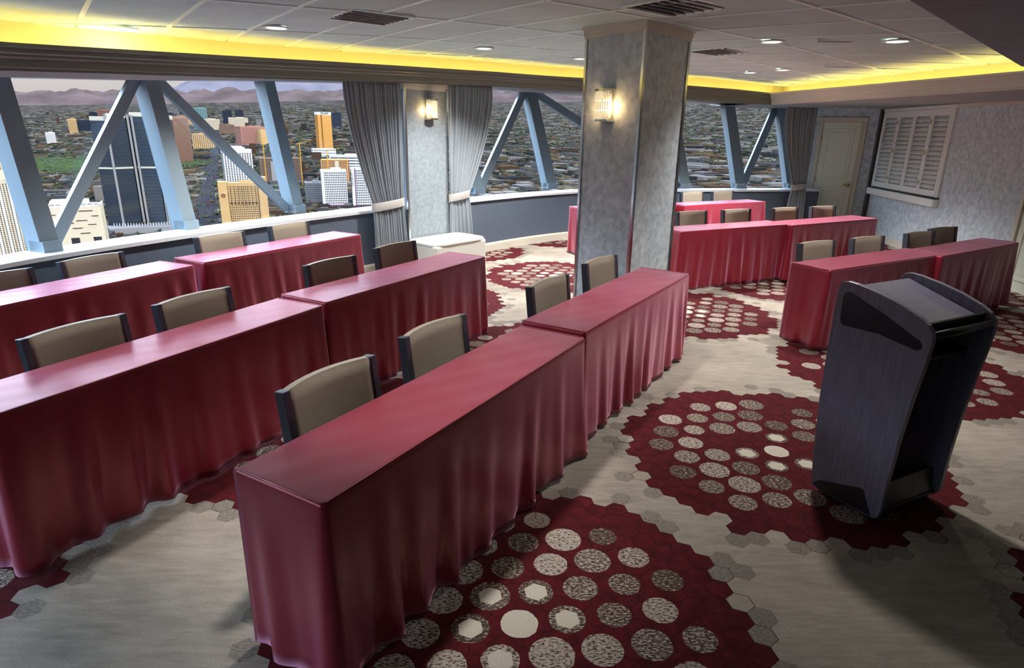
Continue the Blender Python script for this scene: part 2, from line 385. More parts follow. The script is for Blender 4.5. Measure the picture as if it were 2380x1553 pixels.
# ceiling with tiles and bars
cb = [(q[0], q[1]) for q in frac(.40, 1)]
region = [np.array(p) for p in cb] + [np.array((4.08, -3.2)), np.array((-2.2, -3.2))]
ce = struct('ceiling')
def hull(P):
    P = sorted(map(tuple, P)); up = []; lo = []
    for s_, seq in ((lo, P), (up, P[::-1])):
        for p in seq:
            while len(s_) > 1 and (s_[-1][0] - s_[-2][0]) * (p[1] - s_[-2][1]) - (s_[-1][1] - s_[-2][1]) * (p[0] - s_[-2][0]) <= 0: s_.pop()
            s_.append(p)
    return lo[:-1] + up[:-1]
HULL = hull(region)
def clip(poly):
    for i in range(len(HULL)):
        a = HULL[i]; b = HULL[(i + 1) % len(HULL)]; out = []
        f = lambda p: (b[0] - a[0]) * (p[1] - a[1]) - (b[1] - a[1]) * (p[0] - a[0])
        for k in range(len(poly)):
            p, q = poly[k], poly[(k + 1) % len(poly)]; fp, fq = f(p), f(q)
            if fp >= 0: out.append(p)
            if fp * fq < 0: t = fp / (fp - fq); out.append((p[0] + (q[0] - p[0]) * t, p[1] + (q[1] - p[1]) * t))
        poly = out
        if len(poly) < 3: return []
    return poly
NX = 26; xs = np.linspace(-5.2, 6, NX); ys = np.linspace(-3.4, 14, NX); cm = MB()
for i in range(NX - 1):
    for j in range(NX - 1):
        pl = clip([(xs[i], ys[j]), (xs[i + 1], ys[j]), (xs[i + 1], ys[j + 1]), (xs[i], ys[j + 1])])
        if len(pl) > 2: n = len(cm.v); cm.v += [(p[0], p[1], zc(*p) + .012) for p in pl]; cm.f.append(tuple(range(n, n + len(pl)))); cm.m.append(0)
cm.build('ceiling_slab', M_CEIL, ce)
U = np.array([.79, .613]); V = np.array([-.613, .79]); PU, PV = .66, 1.32
for iu in range(-10, 18):
    for iv in range(-4, 12):
        o = np.array([.2, 5.0]); g = .008
        c4 = [o + U * ((iu + a) * PU + (g if a == 0 else -g)) + V * ((iv + b) * PV + (g if b == 0 else -g)) for a, b in ((0, 0), (1, 0), (1, 1), (0, 1))]
        cen = sum(c4) / 4
        if cen[1] < 3.2: continue
        pl = clip([tuple(p) for p in c4])
        if len(pl) < 3: continue
        tm = MB(); n = len(pl); tm.v = [(p[0], p[1], zc(*p) - .006) for p in pl] + [(p[0], p[1], zc(*p) + .010) for p in pl]
        tm.f = [tuple(range(n - 1, -1, -1)), tuple(range(n, 2 * n))] + [(i, (i + 1) % n, n + (i + 1) % n, n + i) for i in range(n)]
        tm.build('ceiling_tile', M_CEIL, ce)
def bars(axis, other, pitch, rng, lo, hi):
    for i in rng:
        pts_ = []
        for k in range(60):
            q = np.array([.2, 5.0]) + axis * (i * pitch) + other * (lo + (hi - lo) * k / 59)
            if q[1] > 3.2 and all((HULL[(j + 1) % len(HULL)][0] - HULL[j][0]) * (q[1] - HULL[j][1]) - (HULL[(j + 1) % len(HULL)][1] - HULL[j][1]) * (q[0] - HULL[j][0]) > 0 for j in range(len(HULL))): pts_.append(q)
        if len(pts_) < 3: continue
        bm_ = MB(); bm_.grid([[(p[0] + axis[0] * s_ * .017, p[1] + axis[1] * s_ * .017, zc(*p) + dz) for p in pts_] for s_, dz in ((-1, .0), (-1, -.016), (1, -.016), (1, .0))])
        bm_.build('ceiling_grid_bar', M_BAR, ce)
bars(U, V, PU, range(-10, 18), -6, 15); bars(V, U, PV, range(-4, 12), -8, 12)
rf_ = MB(); ro = [tuple(p) for p in inset(-1.0)[::4]] + [(8.6, 14.2), (8.6, -3.4), (-2.0, -3.4)]; rf_.prism(ro[::-1], 3.06, 3.2); tag(rf_.build('roof_slab', M_SOFF, fix=True), kind='structure')  # unseen roof, put in to keep stray sun out of the room
# dark bulkhead near the camera, right
bk = MB(); bk.prism([(1.30, 2.60), (4.06, 5.45), (4.06, -3.2), (1.30, -3.2)][::-1], 2.44, 3.0); bk.build('bulkhead', M_DARK)
tag(bpy.data.objects['bulkhead'], kind='structure')
bs = MB(); bs.bar((2.05, 2.55, 2.43), (4.0, 4.60, 2.43), .10, .03, (0.72, -.69, 0)); tag(bs.build('trim_5', mat('black_track', lin(22, 22, 24), .5)), kind='structure')

# right-hand wall, door wall, back wall
def wall_seg(name, a, b, m, h=3.0, th=.15, side=1):
    a, b = np.array(a), np.array(b); d = (b - a) / np.hypot(*(b - a)); n = np.array([d[1], -d[0]]) * side
    wm = MB(); wm.prism([tuple(a), tuple(b), tuple(b + n * th), tuple(a + n * th)], 0, h); return tag(wm.build(name, m, fix=True), kind='structure')
RA, RB = np.array([7.03, 12.62]), np.array([6.22, 5.0]); RD = (RB - RA) / np.hypot(*(RB - RA)); RN = np.array([RD[1], -RD[0]])  # RN points into the room (-x)
if RN[0] > 0: RN = -RN
RC = RA + RD * 15.6
wall_seg('wall_right', RA, RC, M_PAPER, 3.06, side=-1)
bpy.data.objects['wall_right'].location = (0, 0, 0)
DA, DB = np.array([5.98, 13.42]), np.array([7.10, 12.95])
wall_seg('wall_door', DA, DB, M_PAPER, 3.06, side=-1)
wall_seg('wall_jog', DB + np.array([.0, .0]), RA + np.array([.0, .0]), M_PAPER, 3.06, side=-1)
sw = MB(); ib = inset(-.05); ob = inset(-.30); kk = [i for i in range(len(WALL)) if WALL[i][1] < -1.4 and i < 40]
sw.grid([[(ib[i][0], ib[i][1], .86) for i in kk], [(ib[i][0], ib[i][1], 3.06) for i in kk], [(ob[i][0], ob[i][1], 3.06) for i in kk], [(ob[i][0], ob[i][1], .86) for i in kk]]); tag(sw.build('wall_left', M_PAPER), kind='structure')
wall_seg('wall_back', (-2.3, -3.05), (6.0, -3.05), M_PAPER, 3.0, side=1)
bbm = MB(); q = [RA + RD * s_ for s_ in (0, 4.42)]; bbm.bar((*(q[0] + RN * .012), .07), (*(q[1] + RN * .012), .07), .13, .02, (0, 0, 1)); tag(bbm.build('baseboard_right', M_TRIM), kind='structure')
cm_ = MB(); cm_.bar((*(RA + RN * .01), 2.375), (*(RC + RN * .01), 2.30), .05, .05, (0, 0, 1)); tag(cm_.build('trim_6', M_TRIM), kind='structure')
jg = MB(); jg.box((RA[0] - .03, RA[1] + .02, 1.2), (.07, .07, 2.4), 0); tag(jg.build('trim_7', mat('dark_corner_trim', lin(62, 60, 56), .5)), kind='structure')

# ------------------------------------------------------------------ windows: raking steel frame, braces, panes
MULL = [  # foot on the sill, outward rake, head height
    ((-3.74, -1.4), .17, 2.20), ((-4.28, .3), .17, 2.20), ((-4.46, 2.0), .17, 2.20), ((-4.30, 3.6), .17, 2.20),
    ((-3.95, 5.20), .19, 2.235), ((-3.43, 6.52), .27, 2.32), ((-2.82, 8.10), .36, 2.44), ((-1.78, 9.62), .55, 2.54),
    ((-.66, 11.05), .78, 2.625), ((.68, 12.36), .88, 2.63), ((3.40, 12.90), .92, 2.56), ((4.60, 13.13), .95, 2.49), ((5.76, 13.36), 1.05, 2.465), ((6.9, 13.6), 1.05, 2.46)]
def m_frame(i):
    (x, y), ee, zt = MULL[i]; d = np.hypot(WALL[:, 0] - x, WALL[:, 1] - y); k = int(np.argmin(d)); n = NRM[k]; t = TAN[k]
    if y > 10: n = np.array([x - 6, y - 3.0]); n = n / np.hypot(*n); t = np.array([n[1], -n[0]])
    return np.array([x, y]), n, t, np.array([x, y]) + n * ee, zt
BRACES = {5: ((5, 4), (5, 6)), 9: ((9, 8), (9, 10)), 12: ((12, 11),), 1: ((1, 0), (1, 2)), 3: ((3, 2),)}
for i in range(len(MULL)):
    B, n, t, T, zt = m_frame(i)
    wn = struct('window_%d' % (i + 1))
    mm = MB(); wd = .15 if i < 8 else .22
    mm.bar((*B, .86), (*(T + n * .02), zt + .06), wd, .20, (*t, 0)); mm.build('mullion', M_STEEL, wn)
    ft = MB(); ft.box((B[0] - n[0] * .03, B[1] - n[1] * .03, .90), (wd, .19, .10), math.atan2(t[1], t[0])); ft.build('mullion_foot', M_STEEL, wn)
    for (h_, f_) in BRACES.get(i, ()):
        Bf, nf, tf, Tf, zf = m_frame(f_); s_ = 1 if f_ > h_ else -1
        bmb = MB(); p0 = (*(T + t * s_ * .11 - n * .0), zt + .0); p1 = (*(Bf - tf * s_ * .09 + nf * .04), .90)
        bmb.bar(p0, p1, .055 if i < 8 else .075, .10 if i < 8 else .14, (*n, 0)); bmb.build('brace', M_STEEL, wn)
    if i < len(MULL) - 1:
        B2, n2, t2, T2, zt2 = m_frame(i + 1)
        g = MB(); o1, o2 = n * .10, n2 * .10
        g.hexa([(*(B + o1), .85), (*(B2 + o2), .85), (*(B2 + o2 * 1.15), .85), (*(B + o1 * 1.15), .85), (*(T + o1), zt + .05), (*(T2 + o2), zt2 + .05), (*(T2 + o2 * 1.15), zt2 + .05), (*(T + o1 * 1.15), zt + .05)])
        g.build('pane', M_GLASS, wn)
        hd = MB(); hd.bar((*(T + n * .03), zt + .045), (*(T2 + n2 * .03), zt2 + .045), .30, .12, (*n, 0)); hd.build('head_beam', M_SILL if i != 6 else M_SILL, wn)

# ------------------------------------------------------------------ pillar and wall column
def column(name, poly, z1, m, labels, cap=True, kind='structure'):
    c = np.mean(poly, axis=0); e_ = struct(name, (c[0], c[1], 0)); loc = [tuple(np.array(p) - c) for p in poly]
    s_ = MB(); s_.prism(loc, 0, z1); s_.build('shaft', m, e_, fix=True)
    for p in loc:
        b = MB(); q = np.array(p) * 1.0; b.box((q[0], q[1], z1 / 2), (.028, .028, z1), math.atan2(loc[1][1] - loc[0][1], loc[1][0] - loc[0][0])); b.build('corner_bead', M_CHROME, e_)
    for k, (f, za, zb) in enumerate(((.025, z1 - .10, z1 - .07), (.035, z1 - .07, z1 - .03), (.05, z1 - .03, z1 + .0))):
        q = [tuple(np.array(p) * (1 + f / np.hypot(*p))) for p in loc]; b = MB(); b.prism(q, za, zb); b.build('crown_moulding', M_CORNW, e_, fix=True)
    return e_
p0, p1, p2 = np.array([.655, 6.38]), np.array([1.085, 5.786]), np.array([1.64, 6.46])
p2 = p1 + (p2 - p1) * .97
PILLAR = [p0, p1, p2, p0 + p2 - p1]
column('pillar', PILLAR, zc(1.1, 6.2) - .002, M_PAPER, None)
ca_, cb_ = np.array([-1.46, 8.72]), np.array([-.985, 9.32]); cdir = (cb_ - ca_) / np.hypot(*(cb_ - ca_)); cn = np.array([-cdir[1], cdir[0]])
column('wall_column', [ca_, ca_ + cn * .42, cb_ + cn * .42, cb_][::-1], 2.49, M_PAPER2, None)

# ------------------------------------------------------------------ sconces
def sconce(loc, face, wd, ht, label, power):
    """face = outward unit normal in plan"""
    e_ = thing('wall_sconce', label, 'sconce', (loc[0], loc[1], loc[2]), math.atan2(face[1], face[0]) + math.pi / 2, 'crystal wall sconces')
    b = MB(); b.box((0, -.012, 0), (wd * .78, .024, ht * .86)); b.build('backplate', M_CHROME, e_, bevel=.003)
    d = .085
    def arc(r0, k=9): return [(-wd / 2 * math.cos(math.pi * q / (k - 1)) * r0, -.03 - d * (.55 + .45 * math.sin(math.pi * q / (k - 1)))) if 0 < q < k - 1 else (-wd / 2 * r0 * (1 if q == 0 else -1), -.03) for q in range(k)]
    # crystal rods in three tiers around the front
    rods = []
    for tier in range(3):
        for q in range(9):
            u = -1 + 2 * q / 8; x = u * wd / 2 * .94; y = -.03 - d * (1 - .35 * u * u)
            z0 = -ht / 2 + .02 + tier * (ht - .04) / 3; z1 = z0 + (ht - .04) / 3 - .006
            r_ = MB(); r_.tube([(x, y, z0), (x, y, z1)], wd * .052, 6); r_.build('crystal_rod', M_CRYS, e_, smooth=True)
    for z in (-ht / 2, ht / 2 - .018):
        r_ = MB(); poly = [(u_ * wd / 2 * 1.05, -.03 - d * (1.12 - .35 * u_ * u_)) for u_ in np.linspace(-1, 1, 9)] + [(wd / 2 * 1.05, -.005), (-wd / 2 * 1.05, -.005)]
        r_.prism([tuple(p) for p in poly], z, z + .018); r_.build('rim', M_CHROME, e_, fix=True)
    bl = MB(); bl.lathe([(.001, -.05), (.016, -.045), (.022, -.01), (.020, .02), (.010, .045), (.001, .05)], (0, -.055, 0), 12); bl.build('bulb', M_BULB, e_, smooth=True)
    L = bpy.data.lights.new('sconce_glow', 'POINT'); L.energy = power; L.color = (1, .60, .24); L.shadow_soft_size = .03
    lo_ = bpy.data.objects.new('sconce_glow', L); COL.objects.link(lo_); lo_.parent = e_; lo_.location = (wd * .62, -.05, -.02)
    L2 = lo_.copy(); COL.objects.link(L2); L2.parent = e_; L2.location = (-wd * .62, -.05, -.02)
pd = (p0 - p1) / np.hypot(*(p0 - p1)); pn = np.array([pd[1], -pd[0]])
if pn @ (p2 - p1) > 0: pn = -pn
sp_ = p1 + pd * .40
sconce((sp_[0], sp_[1], 2.12), pn, .17, .28, 'lit crystal sconce on the big free-standing pillar', .34)
sc_ = ca_ + (cb_ - ca_) * .56
sconce((sc_[0], sc_[1], 2.15), -cn, .16, .27, 'lit crystal sconce on the wall column between two curtains', .40)

# ------------------------------------------------------------------ curtains
CC = inset(.15)
def along(x0, x1, u):
    """point on the curtain line between plan x0 and x1"""
    x = x0 + (x1 - x0) * u; i = int(np.argmin(np.abs(CC[:, 0] - x) + (CC[:, 1] < 3) * 99)); return x, float(np.interp(x, CC[40:, 0], CC[40:, 1])), NRM[i]
def curtain(label, top, tie, bot, ztop, ztie, nple=17, seed=1):
    rnd = random.Random(seed); ph = [rnd.uniform(-.5, .5) for _ in range(nple + 1)]; am = [rnd.uniform(.7, 1.2) for _ in range(nple + 1)]
    c0 = along(top[0], top[1], .5); e_ = thing('curtain', label, 'curtain', (c0[0], c0[1], 0), 0, 'tied-back curtains')
    rows = []; NC = nple * 7; NR = 46
    for r_ in range(NR + 1):
        z = ztop + (.015 - ztop) * r_ / NR
        if z > ztie:
            f = (ztop - z) / (ztop - ztie); g = f ** 2.1 * (1 - .0) ; g = g * .75 + .25 * f * f * (3 - 2 * f)
            lx = top[0] + (tie[0] - top[0]) * g; rx = top[1] + (tie[1] - top[1]) * g; amp = .034 * (1 - .45 * f)
            if z > ztop - .16: amp *= .45 + .55 * (ztop - z) / .16
        else:
            f = (ztie - z) / ztie; g = min(1, f * 1.25) ** .7
            lx = tie[0] + (bot[0] - tie[0]) * g; rx = tie[1] + (bot[1] - tie[1]) * g; amp = .019 + .018 * g
        row = []
        for c in range(NC + 1):
            u = c / NC; x, y, n = along(lx, rx, u); k = int(u * nple); k = min(k, nple - 1)
            s_ = math.sin(2 * math.pi * u * nple + ph[k] * .6) * am[k]
            s_ += .35 * math.sin(2 * math.pi * u * 5.3 + seed + z * 1.3)
            row.append((x + n[0] * s_ * amp - c0[0], y + n[1] * s_ * amp - c0[1], z))
        rows.append(row)
    m_ = MB(); m_.grid(rows); o = m_.build('drape', M_CURT, e_, smooth=True)
    sm = o.modifiers.new('thickness', 'SOLIDIFY'); sm.thickness = .003
    hb = MB(); rows = []
    for z in (ztop - .002, ztop + .03):
        rows.append([tuple(np.array(along(top[0], top[1], u)[:2]) - along(top[0], top[1], u)[2] * .035 - np.array(c0[:2])) + (z,) for u in np.linspace(0, 1, 12)])
    # tieback band
    tb = MB(); ring_rows = []
    for z, s_ in ((ztie - .055, 1.0), (ztie - .05, 1.05), (ztie + .05, 1.05), (ztie + .055, 1.0)):
        row = []
        for q in range(24):
            a = 2 * math.pi * q / 24; u = .5 + .5 * math.cos(a); x, y, n = along(tie[0] - .015, tie[1] + .015, u)
            row.append((x + n[0] * math.sin(a) * .06 * s_ - c0[0], y + n[1] * math.sin(a) * .06 * s_ - c0[1], z + .045 * (u - .5)))
        ring_rows.append(row)
    tb.grid(ring_rows, closed=True); tb.build('tieback', M_TIE, e_, smooth=True)
curtain('grey pleated curtain gathered to the left of the wall column', (-2.046, -1.50), (-1.83, -1.515), (-1.82, -1.49), 2.47, .93, 17, 3)
curtain('grey pleated curtain gathered to the right of the wall column, above the ottoman', (-.955, -.365), (-.945, -.70), (-.95, -.65), 2.52, .96, 16, 8)
curtain('grey pleated curtain beside the closed ivory door', (5.14, 5.80), (5.50, 5.80), (5.42, 5.84), 2.41, .93, 15, 21)

# ------------------------------------------------------------------ door in the far corner
dd_ = (DB - DA) / np.hypot(*(DB - DA)); dn = np.array([dd_[1], -dd_[0]])
if dn @ np.array([-1, -1]) < 0: dn = -dn
def door(name, org, d, n, wd, ht, hinge_left=True, panels=True):
    e_ = struct(name, (org[0], org[1], 0)); rz = math.atan2(d[1], d[0]); e_.rotation_euler[2] = rz
    sgn = 1 if (n @ np.array([-d[1], d[0]])) > 0 else -1      # local y of the room side
    def B(c, s_, nm, m, par=e_, bev=.004):
        b = MB(); b.box((0, 0, 0), s_); o = b.build(nm, m, par, loc=(c[0], c[1] * sgn, c[2]), bevel=bev); return o
    cw = .085
    B((-cw / 2, .02, ht / 2), (cw, .04, ht), 'casing', M_TRIM); B((wd + cw / 2, .02, ht / 2), (cw, .04, ht), 'casing', M_TRIM); B((wd / 2, .02, ht + cw / 2), (wd + 2 * cw, .04, cw), 'casing', M_TRIM)
    for x in (-.012, wd + .012): B((x, .045, ht / 2), (.02, .012, ht), 'casing_bead', M_TRIM, bev=.002)
    lf = B((wd / 2, .008, ht / 2), (wd - .008, .03, ht - .008), 'door_leaf', M_DOOR)
    def P(cz, hh, par):
        w2 = wd - .24
        for (x, z, sx_, sz_) in ((-w2 / 2, 0, .022, hh), (w2 / 2, 0, .022, hh), (0, hh / 2, w2, .022), (0, -hh / 2, w2, .022)):
            b = MB(); b.box((0, 0, 0), (sx_ + .0, .016, sz_ + .022)); b.build('panel_moulding', M_DOOR, par, loc=(x, .020 * sgn, cz - ht / 2 + z), bevel=.005)
        b = MB(); b.box((0, 0, 0), (w2 - .10, .014, hh - .10)); b.build('raised_panel', M_DOOR, par, loc=(0, .018 * sgn, cz - ht / 2), bevel=.006)
    P(1.53, .98, lf); P(.52, .70, lf)
    kx = wd / 2 - .07 if hinge_left else -wd / 2 + .07
    k = MB(); k.lathe([(.001, .0), (.032, .0), (.032, .008), (.012, .012), (.012, .04), (.028, .048), (.032, .065), (.022, .08), (.001, .084)], k=14)
    ko = k.build('door_knob', M_BRASS, lf, loc=(kx, .015 * sgn, .95 - ht / 2), smooth=True); ko.rotation_euler = (R(-90) * sgn, 0, 0)
    ks = MB(); ks.box((0, 0, 0), (.075, .012, .022)); ks.build('door_lever', M_BRASS, lf, loc=(kx - .055, .085 * sgn, .95 - ht / 2), bevel=.004)
    for z in (.3, 1.05, 1.85):
        h = MB(); h.box((0, 0, 0), (.025, .012, .10)); h.build('hinge', M_BRASS, lf, loc=((-wd / 2 if hinge_left else wd / 2), .02 * sgn, z - ht / 2))
    return e_
door('door_1', DA + dd_ * .255, dd_, dn, .70, 2.17)
# second door at the right edge of the picture
door('door_2', RA + RD * 4.52, RD, RN, .95, 2.17, hinge_left=True)

# ------------------------------------------------------------------ plantation shutters
sh_o = RA + RD * .12; rz = math.atan2(RD[1], RD[0]); sgn = 1 if (RN @ np.array([-RD[1], RD[0]])) > 0 else -1
SW, SZ0, SZ1 = 2.30, .98, 2.34
wsh = thing('plantation_shutter', 'white four-panel plantation shutter closed over the interior window', 'shutter', (sh_o[0], sh_o[1], 0), rz)
def SB(c, s_, nm, m, par, bev=.003):
    b = MB(); b.box((0, 0, 0), s_); return b.build(nm, m, par, loc=(c[0], c[1] * sgn, c[2]), bevel=bev)
SB((SW / 2, .02, SZ1 + .025), (SW + .1, .04, .05), 'shutter_frame', M_SHUT, wsh); SB((-.025, .02, (SZ0 + SZ1) / 2), (.05, .04, SZ1 - SZ0), 'shutter_frame', M_SHUT, wsh); SB((SW + .025, .02, (SZ0 + SZ1) / 2), (.05, .04, SZ1 - SZ0), 'shutter_frame', M_SHUT, wsh)
SB((SW / 2, .035, SZ0 - .012), (SW + .12, .07, .022), 'ledge_shadow_strip', mat('ledge_shade_dark', lin(40, 42, 44), .6), wsh)  # dark strip stands in for the shadow line above the ledge
SB((SW / 2, .05, SZ0 - .085), (SW + .16, .10, .12), 'window_ledge', M_SHUT, wsh, .012)
pw = SW / 4; louv_me = None
for k in range(4):
    pe = empty('shutter_panel', (k * pw + pw / 2, .03 * sgn, 0)); pe.parent = wsh
    for x in (-pw / 2 + .03, pw / 2 - .03): SB((x, 0, (SZ0 + SZ1) / 2), (.055, .03, SZ1 - SZ0 - .01), 'stile', M_SHUT, pe)
    SB((0, 0, SZ1 - .055), (pw - .11, .03, .10), 'rail', M_SHUT, pe); SB((0, 0, SZ0 + .055), (pw - .11, .03, .10), 'rail', M_SHUT, pe)
    n_l = 15; h0 = SZ0 + .12; h1 = SZ1 - .12; pz = (h1 - h0) / n_l
    for q in range(n_l):
        if louv_me is None:
            b = MB(); b.tube([(-pw / 2 + .058, 0, 0), (pw / 2 - .058, 0, 0)], 1.0, 10)
            b.v = [(v[0], v[1] * .006, v[2] * pz * .54) for v in b.v]
            lo_ = b.build('louver', M_SHUT, pe, smooth=True); louv_me = lo_.data
        else:
            lo_ = bpy.data.objects.new('louver', louv_me); COL.objects.link(lo_); lo_.parent = pe
        lo_.location = (0, 0, h0 + (q + .5) * pz); lo_.rotation_euler = (R(38) * sgn, 0, 0)
    if k % 2 == 0:
        for z in (SZ0 + .2, (SZ0 + SZ1) / 2, SZ1 - .2):
            h = MB(); h.box((0, 0, 0), (.022, .012, .07)); h.build('hinge', M_BRASS, pe, loc=(pw / 2, .018 * sgn, z))

# ------------------------------------------------------------------ ceiling fixtures
def downlight(x, y, label, power=95, cone=125):
    z = zc(x, y); e_ = thing('downlight', label, 'downlight', (x, y, z), 0, 'recessed ceiling downlights')
    r_ = MB(); r_.lathe([(.12, -.016), (.125, -.022), (.10, -.028), (.085, -.022), (.085, -.008)], k=24); r_.build('trim_ring', M_BAR, e_, smooth=True)
    l_ = MB(); l_.lathe([(.085, -.018), (.05, -.026), (.001, -.028)], k=24); l_.build('lens', M_LENS, e_, smooth=True)
    L = bpy.data.lights.new('downlight_beam', 'SPOT'); L.energy = power; L.color = (1, .95, .90); L.spot_size = R(cone); L.spot_blend = .8; L.shadow_soft_size = .08
    lo_ = bpy.data.objects.new('downlight_beam', L); COL.objects.link(lo_); lo_.parent = e_; lo_.location = (0, 0, -.05)
for x, y, lb, pw_ in ((-2.165, 6.168, 'recessed downlight in the ceiling above the left windows', 130), (-3.3, 5.75, 'recessed downlight at the top left corner of the picture', 40),
                 (2.488, 6.689, 'recessed downlight just right of the pillar head', 60), (3.3, 5.95, 'recessed downlight beside the dark bulkhead', 55),
                 (3.75, 9.5, 'small recessed downlight above the middle right tables', 240), (.9, 9.6, 'recessed downlight in the ceiling behind the pillar', 170),
                 (-.4, 8.3, 'recessed downlight in the ceiling left of the pillar', 170), (3.6, 10.4, 'recessed downlight in the ceiling before the far corner of the cove', 200), (1.9, 4.05, 'added fill lamp over the aisle between pillar and lectern', 50), (-.45, 2.9, 'added fill lamp over the foremost table', 60), (.5, 4.72, 'added fill lamp over the table before the pillar', 54), (-2.05, 3.45, 'added fill lamp over the middle left table', 46)):  # entries after the cove corner: unseen lamps added to brighten aisle and tables
    downlight(x, y, lb, pw_, 66 if y < 5 and x < 1 else 125)
def vent(x, y, wd, dp, label):
    z = zc(x, y); e_ = thing('ceiling_vent', label, 'vent', (x, y, z - .012), math.atan2(U[1], U[0]), 'square ceiling vents')
    for c, s_ in (((0, dp / 2, 0), (wd, .035, .02)), ((0, -dp / 2, 0), (wd, .035, .02)), ((wd / 2, 0, 0), (.035, dp, .02)), ((-wd / 2, 0, 0), (.035, dp, .02))):
        b = MB(); b.box((0, 0, 0), s_); b.build('vent_frame', M_BAR, e_, loc=c)
    for k in range(6):
        b = MB(); b.box((0, 0, 0), (wd - .05, .05, .006)); o = b.build('vent_slat', M_VENT, e_, loc=(0, -dp / 2 + (k + .7) * dp / 6.4, -.002)); o.rotation_euler = (R(35), 0, 0)
vent(-1.25, 5.80, .55, .55, 'dark slatted air vent in the ceiling above the curtains')
vent(2.35, 7.9, .55, .55, 'slatted air vent in the ceiling right of the pillar')
vent(1.15, 5.05, .55, .55, 'dark slatted square just in front of the pillar head')  # slatted square set over a dark patch of ceiling
def sprinkler_bar(x, y, ln, label):
    z = zc(x, y); e_ = thing('linear_diffuser', label, 'diffuser', (x, y, z - .01), 0, 'linear ceiling diffusers')
    b = MB(); b.box((0, 0, 0), (ln, .07, .02)); b.build('diffuser_frame', M_BAR, e_, bevel=.006)
    for s_ in (-1, 1):
        b = MB(); b.box((0, 0, 0), (ln * .9, .012, .006)); b.build('diffuser_slot', M_VENT, e_, loc=(0, .016 * s_, -.011))
sprinkler_bar(2.93, 6.31, .36, 'white linear diffuser in the ceiling near the dark bulkhead')
sprinkler_bar(4.0, 8.4, .40, 'white linear diffuser in the ceiling beside the right cove')

# ------------------------------------------------------------------ tables with fitted covers
def drape_cover(L, W, seed, par):
    rnd = random.Random(seed); H_ = .752
    # path from back-left round the left end, front and right end to back-right
    rc = .02; path = []
    def seg(a, b, n, nr): 
        for k in range(n): path.append((a[0] + (b[0] - a[0]) * k / n, a[1] + (b[1] - a[1]) * k / n, nr[0], nr[1]))
    def corner(cx, cy, a0, a1):
        for k in range(5):
            a = a0 + (a1 - a0) * k / 5; path.append((cx + rc * math.cos(a), cy + rc * math.sin(a), math.cos(a), math.sin(a)))
    l, w_ = L / 2, W / 2
    seg((-l, w_), (-l, -w_ + rc), 18, (-1, 0)); corner(-l + rc, -w_ + rc, math.pi, 1.5 * math.pi)
    seg((-l + rc, -w_), (l - rc, -w_), 96, (0, -1)); corner(l - rc, -w_ + rc, 1.5 * math.pi, 2 * math.pi)
    seg((l, -w_ + rc), (l, w_), 18, (1, 0)); path.append((l, w_, 1, 0))
    s_acc = [0]
    for i in range(1, len(path)): s_acc.append(s_acc[-1] + math.hypot(path[i][0] - path[i - 1][0], path[i][1] - path[i - 1][1]))
    ph = [rnd.uniform(0, 6.28) for _ in range(8)]; k1 = rnd.uniform(.20, .26); k2 = rnd.uniform(.11, .15)
    def fold(s_):
        m_ = .55 + .45 * math.sin(2 * math.pi * s_ / 1.15 + ph[0])
        f = math.sin(2 * math.pi * s_ / k1 + ph[1] + .9 * math.sin(2 * math.pi * s_ / .8 + ph[2]))
        f = math.copysign(abs(f) ** .8, f)
        return (.75 * f + .35 * math.sin(2 * math.pi * s_ / k2 + ph[3])) * (.45 + .75 * m_)
    tot = s_acc[-1]; s1 = W; s2 = W + L
    rows = []
    levels = [(0.0, .012), (.004, .004), (.012, 0)] + [(d_, None) for d_ in (.03, .06, .10, .15, .21, .28, .35, .42, .49, .56, .63, .69, .742)]
    for d_, ins in levels:
        t = max(0, (d_ - .03) / .712); row = []
        for (x, y, nx, ny), s_ in zip(path, s_acc):
            if ins is not None: off = -ins
            else:
                gp = t ** 1.25; off = .030 * gp * fold(s_ + .05 * t * math.sin(s_ * 3 + ph[4])) + .012 * t
                for sc in (s1, s2):
                    q = (s_ - sc) / .07; off += .030 * gp * math.exp(-q * q)
                edge = min(s_, tot - s_)
                off *= min(1, edge / .12 + .25)
            z = H_ + .004 - d_
            if d_ > .74: z = .011 + .008 * (1 + math.sin(s_ * 5 + ph[5]))
            row.append((x + nx * off, y + ny * off, z))
        rows.append(row)
    m_ = MB(); m_.grid(rows)
    sk = m_.build('skirt', M_CLOTH, par, smooth=True); sm = sk.modifiers.new('thickness', 'SOLIDIFY'); sm.thickness = .002; sm.offset = -1
    tp = MB(); nx_, ny_ = 40, 12; rr = []
    for j in range(ny_ + 1):
        y = -w_ + .012 + (W - .024) * j / ny_
        rr.append([(-l + .012 + (L - .024) * i / nx_, y, H_ + .0035 + .0022 * math.sin(i * .9 + j * .5 + ph[6]) * math.sin(j * .8 + ph[7]) * (1 if 0 < i < nx_ and 0 < j < ny_ else 0)) for i in range(nx_ + 1)])
    tp.grid(rr)
    tp.grid([[(-l + .012 + (L - .024) * i / nx_, y, z) for i in range(nx_ + 1)] for y, z in ((w_ - .012, H_ + .0035), (w_ - .002, H_), (w_ + .001, H_ - .02), (w_ + .002, H_ - .07))])
    tp.build('cloth_top', M_CLOTH, par, smooth=True)
    pp_ = [(-l + .004, w_ - .004, H_ + .003)] + [(-l + .004, -w_ + .02, H_ + .003), (-l + .02, -w_ + .004, H_ + .003), (l - .02, -w_ + .004, H_ + .003), (l - .004, -w_ + .02, H_ + .003), (l - .004, w_ - .004, H_ + .003)]
    pi_ = MB(); pi_.tube(pp_, .0035, 6); pi_.build('seam_piping', M_CLOTH, par, smooth=True)
